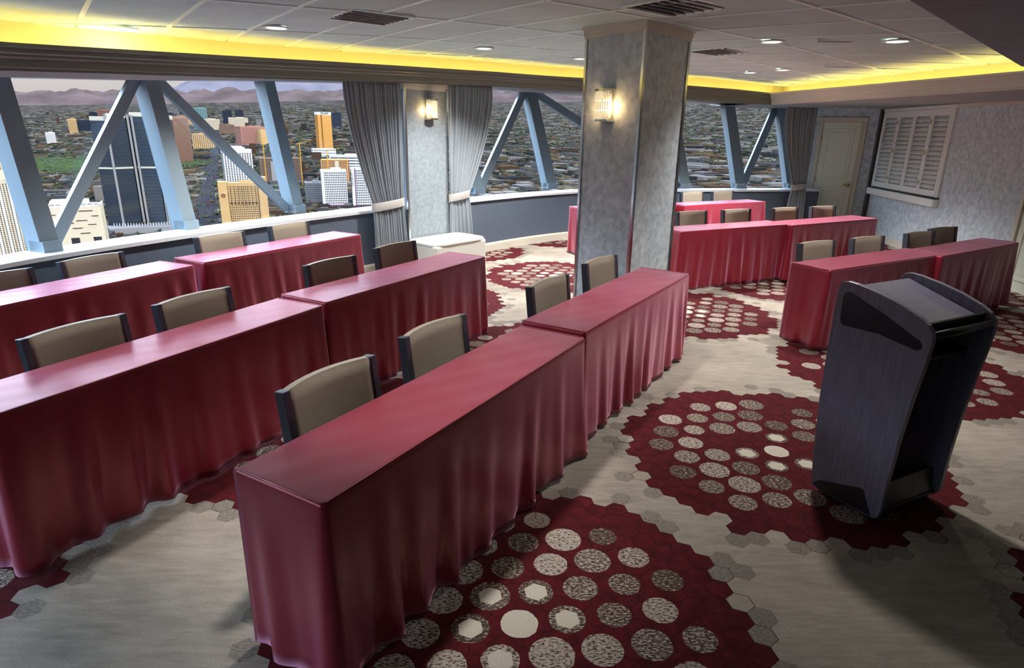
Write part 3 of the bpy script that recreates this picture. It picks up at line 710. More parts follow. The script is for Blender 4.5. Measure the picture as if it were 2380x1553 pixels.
def table(key, x, y, ang, L, W, label, seed):
    e_ = thing('conference_table', label, 'table', (x, y, 0), R(ang), 'tables in red fitted covers')
    b = MB(); b.box((0, 0, .733), (L - .03, W - .03, .028)); b.build('tabletop', M_TOPB, e_)
    for sx_ in (-1, 1):
        for sy_ in (-1, 1):
            g = MB(); g.tube([(sx_ * (L / 2 - .12), sy_ * (W / 2 - .06), .001), (sx_ * (L / 2 - .16), sy_ * (W / 2 - .06), .72)], .014, 8); g.build('leg', M_METAL, e_)
    drape_cover(L, W, seed, e_)
TABLES = [
    ('A1', -.265, 2.656, 59.8, 2.00, .432, 'red-draped table nearest the camera, in the foremost left row'),
    ('A2', .780, 4.475, 57.8, 2.00, .439, 'red-draped table in the foremost left row, its right end, before the pillar'),
    ('B1', -1.862, 3.218, 64.6, 1.942, .417, 'red-draped table at the left edge, in the middle left row'),
    ('B2', -.951, 5.045, 59.9, 2.00, .442, 'red-draped table of the middle left row, right half, before the ottoman'),
    ('C1', -3.29, 4.40, 66, 1.93, .43, 'pink-lit red table at the left edge, in the row under the windows'),
    ('C2', -2.375, 6.247, 60, 1.93, .43, 'pink-lit red table under the windows, ending near the left curtain'),
    ('D1', 3.507, 6.064, 29.7, 1.851, .410, 'red-draped table directly behind the lectern, left half of that row'),
    ('D2', 4.961, 6.870, 32.5, 1.80, .40, 'red-draped table in the lectern row, at the right edge of the picture'),
    ('E1', 2.784, 8.198, 26.6, 1.905, .429, 'red-draped table just right of the pillar, in the middle right row'),
    ('E2', 4.40, 8.945, 29.0, 1.87, .425, 'red-draped table in the middle right row, nearest the door'),
    ('F1', 1.830, 10.432, 28.6, 1.90, .44, 'red-draped far table mostly hidden behind the pillar'),
    ('F2', 3.572, 11.163, 27.5, 1.92, .443, 'red-draped far table beside the far windows, right of the pillar')]
for i, tdef in enumerate(TABLES): table(*tdef, seed=11 + i * 7)

# ------------------------------------------------------------------ chairs
def make_chair():
    e_ = empty('conference_chair'); Wc = .53
    def back_y(u, z): return .045 * (1 - u * u) + (z - .46) * .12 - .05
    rows = []
    for z in (.50, .52, .58, .66, .74, .82, .862, .878, .882):
        f = 0 if .51 < z < .87 else (.008 if z < .51 else .006); rows.append((z, f))
    fr, bk_ = [], []
    for z, f in rows:
        fr.append([(u * (Wc / 2 - .032), back_y(u, z) - .021 + f - .006 * (1 - u ** 4) * (1 if f == 0 else 0), z) for u in np.linspace(-1, 1, 15)])
        bk_.append([(u * (Wc / 2 - .032), back_y(u, z) + .021 - f, z) for u in np.linspace(-1, 1, 15)])
    m_ = MB(); loop = [a + b[::-1] for a, b in zip(fr, bk_)]; m_.grid(loop, closed=True)
    for r_ in (0, len(rows) - 1): 
        a, b = fr[r_], bk_[r_]
        m_.grid([a, b] if r_ else [b, a])
    m_.build('backrest', M_LEATH, e_, smooth=True)
    for s_ in (-1, 1):
        p = MB(); x = s_ * (Wc / 2 - .017)
        p.bar((x, -.012, .0), (x, -.052, .45), .034, .045, (1, 0, 0)); p.bar((x, -.052, .45), (x, .0, .884), .034, .055, (1, 0, 0)); p.build('back_post', M_FRAME, e_, bevel=.003)
        f = MB(); f.bar((s_ * .225, -.44, 0), (s_ * .225, -.43, .42), .036, .036, (1, 0, 0)); f.build('leg', M_FRAME, e_, bevel=.003)
    s_ = MB(); s_.box((0, 0, 0), (.475, .42, .07)); s_.build('seat', M_LEATH, e_, loc=(0, -.265, .46), bevel=.02)
    r_ = MB(); r_.box((0, 0, 0), (.46, .40, .03)); r_.build('seat_rail', M_FRAME, e_, loc=(0, -.265, .408))
    return e_
ROWS = {
    'A': ('behind the foremost left tables', [(-.784, 2.493, 59.8), (-.42, 3.2, 59), (.249, 4.307, 57), (.72, 5.12, 54)]),
    'B': ('behind the middle left tables', [(-2.273, 3.08, 65), (-1.976, 3.73, 65), (-1.456, 4.885, 60), (-1.082, 5.662, 59)]),
    'C': ('in the row under the left windows', [(-3.75, 4.38, 66), (-3.476, 5.06, 66), (-2.857, 6.044, 59), (-2.461, 6.833, 59)]),
    'D': ('behind the lectern-row tables on the right', [(3.016, 6.204, 29), (3.716, 6.568, 28), (4.533, 6.996, 28), (5.055, 7.40, 28)]),
    'E': ('behind the middle right tables', [(2.42, 8.62, 27), (3.136, 8.94, 26), (3.962, 9.27, 27), (4.653, 9.563, 26)]),
    'F': ('in the farthest row by the far windows', [(3.228, 11.60, 27), (3.878, 11.90, 26)])}
ORD = ['leftmost', 'second from left', 'third from left', 'rightmost']
proto = None
for key, (where, lst) in ROWS.items():
    for i, (x, y, a) in enumerate(lst):
        if proto is None: proto = make_chair(); c = proto
        else: c = copy_tree(proto)
        c.location = (x, y, 0); c.rotation_euler[2] = R(a); c.scale = (1, 1, .955 if key == 'C' and i < 2 else 1)
        o_ = ORD[i] if len(lst) == 4 else ('left one of two' if i == 0 else 'right one of two')
        tag(c, 'taupe leatherette chair, %s, %s' % (o_, where), 'chair', 'taupe chairs behind the red tables')

# ------------------------------------------------------------------ ottoman
ot = thing('ottoman', 'ivory leather bench ottoman against the wall column', 'ottoman', (-.945, 8.83, 0), R(50))
b = MB(); b.box((0, 0, 0), (1.0, .60, .36)); b.build('body', M_OTT, ot, loc=(0, 0, .22), bevel=.03)
b = MB(); rows = []
for f, z in ((1.0, .385), (1.012, .40), (1.0, .422), (.96, .432), (.8, .438), (.0, .44)):
    row = []
    for q in range(40):
        a = 2 * math.pi * q / 40; c_, s_ = math.cos(a), math.sin(a); k = 1 / max(abs(c_) ** 8 + abs(s_) ** 8, 1e-9) ** .125
        row.append((c_ * k * .505 * f, s_ * k * .305 * f, z))
    rows.append(row)
b.grid(rows, closed=True); b.build('cushion', M_OTT, ot, smooth=True)
for sx_ in (-1, 1):
    for sy_ in (-1, 1):
        b = MB(); b.box((0, 0, 0), (.06, .06, .045)); b.build('foot', M_FRAME, ot, loc=(sx_ * .45, sy_ * .25, .0225))

# ------------------------------------------------------------------ lectern
bl_, br_ = np.array([1.678, 3.054]), np.array([1.852, 2.72]); lu = (br_ - bl_) / np.hypot(*(br_ - bl_)); ln = np.array([-lu[1], lu[0]])
le = thing('lectern', 'dark laminate lectern with slanted reading top on castors', 'lectern', (bl_[0], bl_[1], 0), math.atan2(lu[1], lu[0]))
OUT = [(0, .045), (-.02, .20), (-.045, .55), (-.05, .87), (-.05, 1.10), (-.047, 1.16), (-.03, 1.185), (0, 1.193), (.05, 1.190), (.16, 1.170), (.27, 1.142), (.37, 1.105), (.415, 1.078), (.44, 1.045), (.447, 1.01), (.44, .90), (.42, .72), (.403, .51), (.393, .27), (.392, .10), (.385, .06), (.365, .04), (.33, .035), (.05, .03), (.02, .033)]
def plate(nm, poly, y, th, m, par, bev=.003):
    k = MB(); n = len(poly); k.v = [(p[0], y, p[1]) for p in poly] + [(p[0], y + th, p[1]) for p in poly]
    k.f = [tuple(range(n)), tuple(range(2 * n - 1, n - 1, -1))] + [(i, i + n, (i + 1) % n + n, (i + 1) % n) for i in range(n)]
    return k.build(nm, m, par, bevel=bev, fix=True)
WL = .537
s1_ = plate('side_panel', OUT, 0, .03, M_LECT, le); s2_ = plate('side_panel', OUT, WL - .03, .03, M_LECT, le)
WIN = [(-.014, 1.112), (-.006, 1.132), (.010, 1.142), (.035, 1.140), (.22, 1.073), (.395, .998), (.409, .983), (.407, .963), (.39, .952), (.37, .953), (.20, .976), (.02, .968), (0, .975), (-.008, .995)]
plate('inset_panel', WIN, -.003, .006, M_LECTP, s1_, .001); plate('inset_panel', WIN, WL - .003, .006, M_LECTP, s2_, .001)
KICK = [(.01, .05), (.045, .088), (.27, .165), (.29, .16), (.35, .045), (.05, .035)]
plate('kick_plate', KICK, -.004, .008, M_LECTD, s1_, .001)
def LB(nm, p, q, y0, y1, th, m): 
    k = MB(); d = Vector((q[0] - p[0], 0, q[1] - p[1])).normalized(); nn = Vector((-d.z, 0, d.x)) * th
    P = []
    for yy in (y0, y1):
        a = Vector((p[0], yy, p[1])); c_ = Vector((q[0], yy, q[1])); P += [a, c_, c_ + nn, a + nn]
    k.hexa(P); return k.build(nm, m, le, bevel=.003, fix=True)
LB('reading_top', (.0, 1.165), (.395, 1.045), .03, WL - .03, -.022, M_LECT)
LB('book_stop', (.393, 1.02), (.40, 1.075), .03, WL - .03, .016, M_LECTD)
k = MB(); k.tube([(.425, .03, 1.025), (.425, WL - .03, 1.025)], .019, 12); k.build('grip_rail', M_LECTD, le, smooth=True)
LB('front_panel', (.02, .08), (-.005, 1.14), .03, WL - .03, .02, M_LECTD)
LB('inner_shelf', (.02, .86), (.36, .86), .03, WL - .03, .02, M_LECTD)
LB('base_step', (.06, .05), (.37, .05), .03, WL - .03, .02, M_LECTD)
LB('base_riser', (.365, .055), (.335, .20), .03, WL - .03, .02, mat('charcoal_laminate', lin(52, 56, 64), .4))
for sx_ in (.06, .34):
    for sy_ in (.07, WL - .07):
        ce_ = empty('castor', (sx_, sy_, 0)); ce_.parent = le
        k = MB(); k.tube([(0, -.011, .025), (0, .011, .025)], .025, 14); k.build('castor_wheel', M_LECTD, ce_, smooth=False)
        k = MB(); k.box((0, 0, .046), (.03, .034, .014)); k.build('castor_fork', M_CHROME, ce_)

# ================================================================== the city outside
SB_, SS_ = [-180, -40, -29, -15, 4, 25, 180], [.038, .038, .047, .060, .064, .078, .078]
def terr(x, y):
    d = math.hypot(x, y); b = math.degrees(math.atan2(x, y)); return -250 + float(np.interp(b, SB_, SS_)) * max(d - 500, 0)
def groundmat():
    m = bpy.data.materials.new('valley_floor'); m.use_nodes = True; t = m.node_tree; p = t.nodes['Principled BSDF']
    tcn = t.nodes.new('ShaderNodeTexCoord'); pos = tcn.outputs['Object']
    big = tnoise(t, pos, .0012, 5, .6); midn = tnoise(t, pos, .012, 5, .7)
    vo = t.nodes.new('ShaderNodeTexVoronoi'); vo.inputs['Scale'].default_value = .016; t.links.new(pos, vo.inputs['Vector'])
    s_ = t.nodes.new('ShaderNodeSeparateColor'); t.links.new(vo.outputs['Color'], s_.inputs[0]); rv = X(t, s_.outputs[0])
    sp = t.nodes.new('ShaderNodeSeparateXYZ'); t.links.new(pos, sp.inputs[0]); x, y = X(t, sp.outputs[0]), X(t, sp.outputs[1])
    u = x * .90 + y * .43; v = y * .90 - x * .43
    fr = lambda q, s: ((q / s) - (q / s).flo() - .5).abs()
    road = fr(u, 210).gt(.455).mx(fr(v, 330).gt(.47))
    c = mixc(t, (midn - .35) * 2.2, lin(26, 23, 22), lin(55, 47, 41))
    c = mixc(t, (big - .45) * 3, c, lin(43, 35, 29))
    c = mixc(t, rv.gt(.80) * .7, c, lin(71, 65, 56))
    c = mixc(t, rv.lt(.35) * .75, c, lin(19, 21, 15))
    c = mixc(t, road * .8, c, lin(26, 26, 29))
    t.links.new(c, p.inputs['Base Color']); p.inputs['Roughness'].default_value = .95; p.inputs['Specular IOR Level'].default_value = 0
    return m
gm = MB(); rads = [120, 300, 500] + [500 * (1.12 ** k) for k in range(1, 32)]; rows = []
for d in rads:
    rows.append([(d * math.sin(R(a)), d * math.cos(R(a)), terr(d * math.sin(R(a)), d * math.cos(R(a)))) for a in range(-180, 180, 3)])
gm.grid(rows, closed=True); tag(gm.build('ground', groundmat(), smooth=True), kind='structure')
def ridge(name, label, dist, prof, m, seed, depth):
    g = MB(); rows = []; A = np.linspace(-75, 60, 420)
    for f in np.linspace(0, 1, 14):
        row = []
        for a in A:
            d = dist + depth * f; x, y = d * math.sin(R(a)), d * math.cos(R(a)); base = terr(x * (dist / d), y * (dist / d)) - 40
            hgt = float(np.interp(a, *prof)); n_ = noise.fractal(Vector((a * .8 + seed, f * 3.4, seed)), .9, 2.1, 7)
            n2 = noise.fractal(Vector((a * .12 + seed * 3, f, 2.0)), 1.0, 2.0, 4)
            env = math.sin(min(1, f * 1.15) * math.pi / 2) ** 1.2
            row.append((x, y, base + max(0, hgt * env * (1 + .34 * n_ + .28 * n2))))
        rows.append(row)
    g.grid(rows); return tag(g.build(name, m, smooth=True), label, 'mountains')
ridge('mountain_ridge', 'dark brown mountain ridge on the horizon, nearer of the two', 13500, ([-75, -44, -38, -30, -24, -16, -5, 5, 30, 60], [300, 260, 300, 330, 380, 330, 380, 420, 500, 500]), mat('ridge_brown', lin(56, 46, 44), .95, spec=0, noise_amt=.3, noise_scale=.0016), 4.2, 2600)
ridge('mountain_ridge', 'pale blue-grey mountain range standing behind the brown ridge', 17500, ([-75, -44, -38, -30, -25, -19, -14, -5, 5, 60], [120, 150, 240, 330, 640, 800, 720, 640, 640, 700]), mat('ridge_haze_blue', lin(68, 64, 68), .95, spec=0, noise_amt=.15, noise_scale=.001), 9.7, 2600)  # far range paler and bluer: distance haze put into its colour

# golf course and boulevard
def patch(name, label, cat, poly, m, dz=1.5):
    g = MB(); g.v = [(x, y, terr(x, y) + dz) for x, y in poly]; g.f = [tuple(range(len(poly)))]
    return tag(g.build(name, m), label, cat)
gp = [(-1651 + 430 * math.cos(a) * (1 + .18 * math.sin(3 * a)), 2440 + 250 * math.sin(a) * (1 + .2 * math.cos(2 * a))) for a in np.linspace(0, 2 * math.pi, 30)[:-1]]
patch('golf_course', 'green golf course lawn left of the dark glass tower', 'lawn', gp, mat('lawn', lin(34, 44, 22), .95, spec=0, noise_amt=.3, noise_scale=.02), 3)
rd = [(-560, 1080), (-701, 1411), (-870, 1800), (-1063, 2252), (-1290, 2770), (-1513, 3277), (-1923, 4218)]
rm = MB(); rows = [[], []]
for i, (x, y) in enumerate(rd):
    a = np.array(rd[min(i + 1, len(rd) - 1)]) - np.array(rd[max(i - 1, 0)]); a = a / np.hypot(*a); n = np.array([-a[1], a[0]]) * 19
    rows[0].append((x + n[0], y + n[1], terr(x, y) + 2.5)); rows[1].append((x - n[0], y - n[1], terr(x, y) + 2.5))
rm.grid(rows); tag(rm.build('boulevard', mat('asphalt', lin(30, 30, 33), .95, spec=0)), 'wide dark boulevard running away between the hotel towers', 'road')

# towers ---------------------------------------------------------------
CM = lambda n, c, **k: mat('city_' + n, c, k.pop('rough', .8), spec=k.pop('spec', .0), **k)
C_CREAM = CM('cream', lin(133, 123, 105)); C_WHITE = CM('white', lin(138, 135, 132)); C_TAN = CM('tan', lin(126, 102, 69)); C_GLASS = CM('navy_glass', lin(21, 29, 37), rough=.18, spec=.7)
C_BRZ = CM('bronze_glass', lin(72, 42, 31), rough=.22, spec=.7); C_GOLD = CM('gold_glass', lin(124, 89, 37), rough=.25, metal=.35, spec=.8); C_DK = CM('dark_window', lin(27, 27, 30), rough=.3)
C_PINK = CM('pink_stone', lin(113, 80, 70)); C_BRN = CM('raw_concrete', lin(83, 66, 53)); C_GRN = CM('green_glass', lin(70, 90, 88), rough=.2); C_GREY = CM('grey', lin(90, 88, 87)); C_NAVY = CM('navy', lin(25, 29, 37), rough=.3)
C_YEL = CM('crane_yellow', lin(133, 96, 29)); C_PURP = CM('plum', lin(58, 29, 52)); C_RED = CM('logo_red', lin(77, 21, 21)); C_TRIMG = CM('pale_band', lin(126, 123, 110))
def wins(g, wd, dp, z0, z1, nf, nc, ww=.6, wh=.6, faces='fsr', x0=0.0):
    fh = (z1 - z0) / nf
    for i in range(nf):
        za = z0 + (i + .5 - wh / 2) * fh; zb = za + wh * fh
        if 'f' in faces:
            cw = wd / nc
            for j in range(nc):
                xa = x0 - wd / 2 + (j + .5 - ww / 2) * cw; xb = xa + ww * cw; y = -dp / 2 - .25
                g.quad((xa, y, za), (xb, y, za), (xb, y, zb), (xa, y, zb))
        ns = max(1, int(nc * dp / wd)); cw = dp / ns
        for sgn_, ch in ((-1, 's'), (1, 'r')):
            if ch in faces:
                for j in range(ns):
                    ya = -dp / 2 + (j + .5 - ww / 2) * cw; yb = ya + ww * cw; x = x0 + sgn_ * (wd / 2 + .25)
                    g.quad((x, ya, za), (x, yb, za), (x, yb, zb), (x, ya, zb))
def tower(name, label, x, y, ztop, wd, dp, body, win, nf=20, nc=10, ww=.6, wh=.6, yaw=0.0, roof=True, cat='building', base=None):
    zb = base if base is not None else terr(x, y) - 6; e_ = thing(name, label, cat, (x, y, zb), -math.atan2(x, y) + R(yaw)); h = ztop - zb
    b = MB(); b.box((0, 0, h / 2), (wd, dp, h)); b.build('walls', body, e_)
    g = MB(); wins(g, wd * .96, dp * .94, h * .06, h * .97, nf, nc, ww, wh); g.v = [(v[0] * (1 / .96 if abs(abs(v[0]) - wd * .48 - .25) < .01 else 1), v[1] * (1.0 / .94 if abs(abs(v[1]) - dp * .47 - .25) < .01 else 1), v[2]) for v in g.v]
    tag(g.build('window_rows', win, e_), kind='stuff')
    if roof:
        r_ = MB(); r_.box((0, 0, h + 1.2), (wd * 1.02, dp * 1.02, 2.4)); r_.box((wd * .1, 0, h + 4), (wd * .4, dp * .4, 5)); r_.build('roof_parapet', body, e_)
    return e_, h
# left residential towers
e_, h = tower('residential_tower', 'cream high-rise with vertical window bays at the far left window', -850, 1062, -88, 62, 34, C_CREAM, C_DK, 38, 14, .5, .55, yaw=12)
for k in range(5):
    b = MB(); b.box((-26 + k * 13, -17.5, h * .52), (3.2, 2.4, h * 1.02)); b.build('rib', C_WHITE, e_)
b = MB(); b.box((-4, 0, h + 8), (34, 20, 14)); b.build('crown', C_CREAM, e_)
tower('residential_tower', 'cream high-rise behind the one at the far left window', -1095, 1336, -72, 44, 30, C_CREAM, C_DK, 34, 9, .5, .55, yaw=20)
# white box building
e_, h = tower('white_block', 'white block building with scattered dark slots and flat roof', -766, 1095, -131, 84, 70, C_CREAM, C_CREAM, 2, 2, yaw=-6, roof=False)
b = MB()
for (x, z, ln_) in ((-30, .86, 14), (-6, .90, 22), (20, .92, 20), (-14, .78, 12), (12, .74, 16), (32, .82, 10), (-32, .64, 10), (4, .60, 14), (26, .66, 12), (-20, .52, 10), (14, .50, 14), (-4, .70, 8)):
    b.box((x, -35.2, h * z), (ln_, .8, 1.3))
for (x, wd_) in ((-2, 12), (30, 12)): b.box((x, -35.2, h * .22), (wd_, .8, h * .40))
b.build('wall_slots', C_DK, e_)
b = MB(); b.box((-4, 6, h + 4), (54, 40, 8)); b.build('roof_hall', C_WHITE, e_)
b = MB()
for k in range(9): b.box((-36 + k * 9, -28 + (k % 2) * 3, h + 2), (6, 5, 4))
b.build('roof_plant', C_GREY, e_)
b = MB(); b.box((0, -34, h + 1), (84, 2, 2.5)); b.box((-41, 0, h + 1), (2, 70, 2.5)); b.box((41, 0, h + 1), (2, 70, 2.5)); b.build('roof_parapet', C_WHITE, e_)
# dark blue glass hotel: three concave wings
zb = terr(-772, 1324) - 6; e_ = thing('glass_hotel', 'huge dark navy glass hotel tower with pale mid-height belt', 'building', (-772, 1324, zb), -math.atan2(-772, 1324)); h = 24 - zb
def slab(nm, pts_, z0, z1, m, par=e_):
    b = MB(); b.prism(pts_, z0, z1); return b.build(nm, m, par, fix=True)
wings = [[(-72, -8), (-46, -26), (-46, 10), (-70, 14)], [(-44, -24), (-12, -4), (-12, 26), (-44, 14)], [(-4, -4), (32, -12), (34, 20), (-4, 26)], [(40, -16), (64, -30), (72, 0), (42, 20)]]
hh = [h * .96, h * .985, h, h * .98]
for wpts, hz in zip(wings, hh): slab('glass_wing', wpts, 0, hz, C_GLASS)
for (x, y) in ((-45, -27), (-8, -4), (-1, -5), (36, -13), (39, -16)): slab('pale_pier', [(x - 2, y - 2), (x + 2, y - 2), (x + 2, y + 5), (x - 2, y + 5)], 0, h * .99, C_GREY)
slab('core', [(-60, 6), (60, 6), (60, 24), (-60, 24)], 0, h * .97, C_NAVY)
def inflate(P, f): c = np.mean(P, axis=0); return [tuple(c + (np.array(p) - c) * f) for p in P]
for wpts, hz in zip(wings, hh):
    slab('belt', inflate(wpts, 1.02), h * .545, h * .56, C_TRIMG); slab('roof_band', inflate(wpts, 1.02), hz - 5, hz + 3, C_TRIMG)
    b = MB()
    for k in range(30):
        z = h * (.05 + .9 * k / 30); b.prism(inflate(wpts, 1.012), z, z + 1.1)
    tag(b.build('floor_lines', C_NAVY, e_), kind='stuff')
slab('podium', [(-70, -60), (70, -64), (84, 30), (-80, 30)], 0, 14, C_GREY)
b = MB()
for k in range(26):
    a = -1.0 + 2.0 * k / 25; b.box((a * 62, -34 + 16 * abs(a) ** 2 - 12, 17), (1.2, 1.2, 8))
b.build('podium_canopy', C_WHITE, e_)
# bronze curved hotel and dark twin
e_, h = tower('bronze_hotel', 'slender bronze glass hotel tower right of the navy one', -1302, 2548, 36, 54, 30, C_BRZ, C_DK, 44, 1, .98, .30, yaw=10)
tower('bronze_hotel', 'dark glass slab just left of the slender bronze hotel', -1365, 2600, 44, 44, 30, C_NAVY, C_GLASS, 40, 4, .9, .5, yaw=0)
tower('distant_tower', 'distant pale green glass tower on the skyline', -2237, 4672, 124, 92, 60, C_GRN, C_GLASS, 16, 8, .6, .5)
e_, h = tower('pink_hotel', 'wide pink-brown slab hotel in the middle distance', -1337, 3314, 4, 150, 50, C_PINK, C_DK, 20, 30, .55, .5, yaw=34)
b = MB(); b.box((58, -40, h * .45), (90, 34, h * .9)); b.build('side_wing', C_TAN, e_)
e_, h = tower('sign_building', 'pale slab with a dark roof sign beside the pink hotel', -1400, 3800, 13, 78, 40, C_CREAM, C_CREAM, 3, 3)
b = MB(); b.box((0, -21, h - 6), (74, 2, 13)); b.build('sign_board', C_PURP, e_); text_mesh('LOVE', 15, C_WHITE, e_, (0, -22.5, h - 6), extrude=.3)
# white condo, tan hotel
e_, h = tower('condo_tower', 'white condominium tower with dark balconies rising behind the tan hotel', -607, 1410, -46, 58, 34, C_WHITE, C_DK, 42, 11, .55, .62, yaw=8)
b = MB(); b.box((-6, 0, h + 5), (36, 20, 8)); b.build('penthouse', C_WHITE, e_)
e_, h = tower('tan_hotel', 'sandy tan hotel slab with a round red emblem', -538, 1263, -104, 58, 24, C_TAN, C_DK, 22, 16, .5, .55, yaw=-4)
b = MB(); b.box((-36, -2, h * .52), (16, 30, h * 1.04)); b.box((36, -2, h * .56), (14, 30, h * 1.12)); b.build('end_tower', C_TAN, e_)
b = MB()
for k in range(9): b.box((-26 + k * 6.5, -12.8, h * .79), (1.3, 1.8, h * .36))
b.build('pilaster', C_TAN, e_)
b = MB()
for k in range(9): b.box((-23 + k * 6.5, -13.4, h * .66), (3.2, 2.4, 2.4))
b.build('balcony', C_DK, e_)
b = MB(); b.lathe([(2.6, 0), (3.7, 0), (3.7, .6), (2.6, .6)], k=20); o = b.build('emblem_ring', C_RED, e_, loc=(-36, -17.4, h * .80)); o.rotation_euler = (R(90), 0, 0)
text_mesh('H', 4.4, C_RED, e_, (-36, -17.5, h * .80), extrude=.2, name='emblem_letter')
# gold tower
e_, h = tower('gold_tower', 'golden mirror-glass tower with white lettered crown', -826, 2824, 58, 60, 40, C_GOLD, CM('dark_gold', lin(132, 91, 31), rough=.3), 44, 1, 1.0, .22, yaw=14, roof=False)
b = MB(); b.box((0, 0, h + 5), (61, 41, 12)); b.build('crown_band', C_WHITE, e_)
text_mesh('TRUMP', 11, C_DK, e_, (2, -21.2, h + 5), extrude=.3)
b = MB(); b.box((-12, -20.2, h * .5), (5, 1, h)); b.box((-30, -20, h * .5), (3, 1.4, h)); b.build('dark_fin', CM('fin', lin(84, 52, 22)), e_)
tower('white_podium', 'low white podium hall at the foot of the golden tower', -812, 2752, -78, 92, 50, C_WHITE, C_DK, 3, 14, .5, .4, yaw=10, roof=False)
tower('navy_tower', 'dark navy slab right behind the golden tower', -1290, 4740, 108, 70, 50, C_NAVY, C_GLASS, 20, 6, .7, .5)
# construction site
e_, h = tower('construction_shell', 'unfinished brown concrete shell with open floors', -730, 2000, -86, 118, 40, C_BRN, C_DK, 16, 26, .78, .55, yaw=8, roof=False)
b = MB(); b.box((-18, -21, h * .45), (22, 3, h * .86)); b.build('hoarding', C_GREY, e_)
e_, h = tower('construction_shell', 'half-built ochre concrete frame with yellow crane masts', -560, 2010, -88, 80, 40, CM('ochre', lin(149, 107, 63)), C_DK, 16, 18, .78, .6, yaw=-8, roof=False)
b = MB(); b.box((8, -21, h * .48), (12, 3, h * .92)); b.build('stair_core', C_CREAM, e_)
for x, y, zt, lb in ((-760, 1960, -30, 'thin yellow tower crane, leftmost over the building site'), (-640, 1930, -40, 'thin yellow tower crane in the middle of the building site'), (-560, 1930, -62, 'thin yellow tower crane, rightmost over the building site')):
    zb = terr(x, y) - 4; c_ = thing('tower_crane', lb, 'crane', (x, y, zb), 0, 'tower cranes'); h = zt - zb
    b = MB(); b.box((0, 0, h / 2), (2.0, 2.0, h)); b.build('mast', C_YEL, c_)
    b = MB(); b.bar((-12, 0, h - 3), (38, 0, h + 10), 1.4, 1.4, (0, 1, 0)); b.build('jib', C_YEL, c_)
# white casino hotels with plum trim
for x, y, zt, wd_, lb in ((-449, 1588, -96, 60, 'white slab hotel with vertical window strips, left of the pair'), (-376, 1600, -90, 62, 'white slab hotel with plum lettering strip, behind the left curtain')):
    e_, h = tower('white_hotel', lb, x, y, zt, wd_, 26, C_WHITE, C_DK, 15, 14, .55, .62, yaw=6)
    b = MB(); b.box((-wd_ / 2 + 3, -13.6, h / 2), (7, 1.6, h * 1.03)); b.build('stair_shaft', C_WHITE, e_)
    b = MB(); b.box((0, -14, 6), (wd_, 2, 4)); b.build('plum_band', C_PURP, e_)
    if wd_ > 61:
        text_mesh('C\nI\nR\nC\nU\nS', 6.5, C_DK, e_, (-wd_ / 2 + 1.6, -14.7, h * .72), extrude=.2, spacing=.85)
        b = MB(); b.box((-wd_ / 2 + 8, -13.8, h * .55), (2, 1.2, h * .9)); b.build('plum_strip', C_PURP, e_)
tower('low_annex', 'low grey annex left of the white slab hotels', -515, 1638, -131, 44, 30, C_GREY, C_DK, 9, 14, .5, .6)
tower('low_annex', 'white stepped parking deck behind the white slab hotels', -575, 2238, -86, 120, 60, C_WHITE, C_DK, 6, 4, .95, .35, yaw=-10)
tower('distant_tower', 'beige palace hotel with pediment left of the white column group', -2042, 4843, 66, 132, 60, C_CREAM, C_DK, 12, 18, .5, .5)
tower('distant_tower', 'beige stepped hotel on the skyline behind the bronze tower', -2123, 4569, 50, 118, 60, C_CREAM, C_DK, 12, 16, .5, .5)
for (x, y, zt, wd_, m, lb) in ((-2794, 4137, 33, 44, C_TAN, 'slim tan tower standing alone on the left plain'), (-2941, 4484, 26, 88, C_NAVY, 'dark glass slab beside the slim tan tower'), (-2450, 3436, -43, 40, C_WHITE, 'small white twin block in front of the slim tan tower'),
                          (-2763, 4311, 77, 40, C_NAVY, 'dark tower behind the left edge of the navy hotel'), (-2640, 4232, 93, 78, C_BRZ, 'brown tower topping out above the navy hotel'), (-1820, 4133, 15, 86, C_BRN, 'brown slab between the beige hotels and the pink hotel'),
                          (-2271, 5192, 122, 60, C_NAVY, 'dark skyline tower, left of two near the beige palace'), (-2330, 5560, 136, 66, C_NAVY, 'dark skyline tower, right of two near the beige palace'), (-1511, 3160, -33, 92, C_TAN, 'ochre arcade block beside the boulevard'),
                          (-2560, 5200, 110, 90, C_TAN, 'tan distant tower above the bronze hotel'), (-2420, 5000, 95, 70, C_GREY, 'grey distant tower right of the green glass tower')):
    tower('distant_tower', lb, x, y, zt, wd_, 40, m, C_DK, 14, 10, .55, .5, yaw=random.uniform(-14, 14))

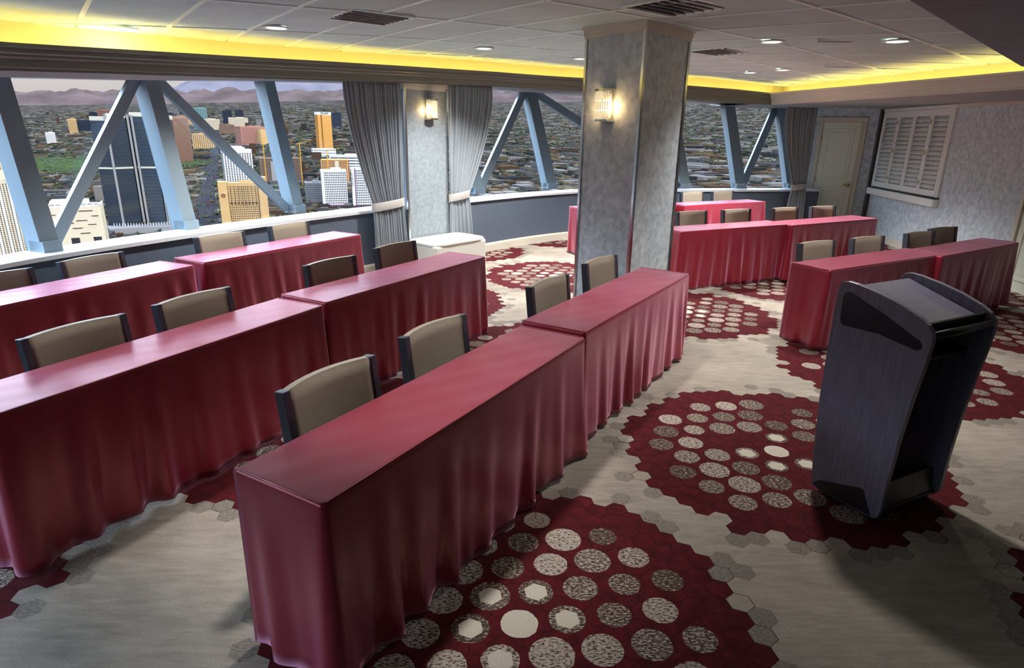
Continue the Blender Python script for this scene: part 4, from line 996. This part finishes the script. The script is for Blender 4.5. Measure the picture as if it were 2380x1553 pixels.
# low-rise sprawl, trees, cars (uncountable)
LW = [CM('roof_white', lin(73, 69, 66)), CM('roof_tan', lin(58, 48, 35)), CM('roof_dark', lin(26, 25, 24)), CM('roof_brown', lin(43, 32, 24)), CM('roof_grey', lin(46, 44, 43))]
rnd = random.Random(5); g = MB()
axis = math.atan2(.43, .90)
def on_blocked(x, y):
    if ((x + 1651) / 470) ** 2 + ((y - 2440) / 290) ** 2 < 1: return True
    for i in range(len(rd) - 1):
        a, b = np.array(rd[i]), np.array(rd[i + 1]); t = max(0, min(1, float((np.array((x, y)) - a) @ (b - a) / ((b - a) @ (b - a))))); q = a + (b - a) * t
        if math.hypot(x - q[0], y - q[1]) < 45: return True
    return False
for k in range(11000):
    a = R(rnd.uniform(-45, 34)); d = 800 * (12 ** rnd.random()); x, y = d * math.sin(a), d * math.cos(a)
    if on_blocked(x, y): continue
    ind = math.degrees(a) > -12
    if ind and d > 3200 and rnd.random() < .55: continue
    big = rnd.random() < (.45 if ind and d < 3500 else .12)
    wx, wy, hz = (rnd.uniform(40, 110), rnd.uniform(22, 50), rnd.uniform(6, 11)) if big else (rnd.uniform(9, 26), rnd.uniform(9, 20), rnd.uniform(4, 9))
    if rnd.random() < .03 and not ind and d > 1800: wx, wy, hz = rnd.uniform(20, 40), rnd.uniform(15, 25), rnd.uniform(18, 45)
    mi = rnd.choices(range(5), (2, 4, 5, 4, 3) if not big else (4, 3, 5, 2, 4))[0]
    g.box((x, y, terr(x, y) + hz / 2 - 2), (wx, wy, hz + 4), axis + rnd.choice((0, math.pi / 2)) + rnd.uniform(-.05, .05), mi)
tag(g.build('low_rise_sprawl', LW), 'sprawl of low flat-roofed buildings filling the valley floor', 'buildings', kind='stuff')
g = MB(); C_TREE = CM('tree', lin(38, 44, 29), rough=.95)
for k in range(14000):
    golf = rnd.random() < .12
    if golf: a_ = rnd.uniform(0, 6.28); rr_ = rnd.random() ** .4; x, y = -1651 + 480 * rr_ * math.cos(a_), 2440 + 290 * rr_ * math.sin(a_)
    else:
        a = R(rnd.uniform(-45, 34)); d = 750 * (13 ** rnd.random()); x, y = d * math.sin(a), d * math.cos(a)
    r_ = rnd.uniform(3, 7) * (1 if math.hypot(x, y) < 3000 else 1.8); hz = rnd.uniform(6, 12); z = terr(x, y) - 1
    n = len(g.v); g.v += [(x, y, z)] + [(x + r_ * math.cos(q * 1.2566), y + r_ * math.sin(q * 1.2566), z + hz * .5) for q in range(5)] + [(x, y, z + hz)]
    for q in range(5): p_, s_ = n + 1 + q, n + 1 + (q + 1) % 5; g.f += [(n, s_, p_), (n + 6, p_, s_)]; g.m += [0, 0]
tag(g.build('street_trees', C_TREE), 'dark trees scattered over the valley between the roofs', 'trees', kind='stuff')
g = MB()
for k in range(260):
    i = rnd.randrange(len(rd) - 1); t = rnd.random(); a, b = np.array(rd[i]), np.array(rd[i + 1]); p_ = a + (b - a) * t; n = np.array([-(b - a)[1], (b - a)[0]]); n = n / np.hypot(*n); p_ = p_ + n * rnd.choice((-14, -10, -6, 6, 10, 14))
    g.box((p_[0], p_[1], terr(*p_) + 3.6), (2.2, 4.8, 1.6), math.atan2((b - a)[1], (b - a)[0]) - math.pi / 2, rnd.randrange(3))
tag(g.build('traffic', [LW[0], LW[2], C_RED]), 'tiny cars crowding the boulevard', 'cars', kind='stuff')
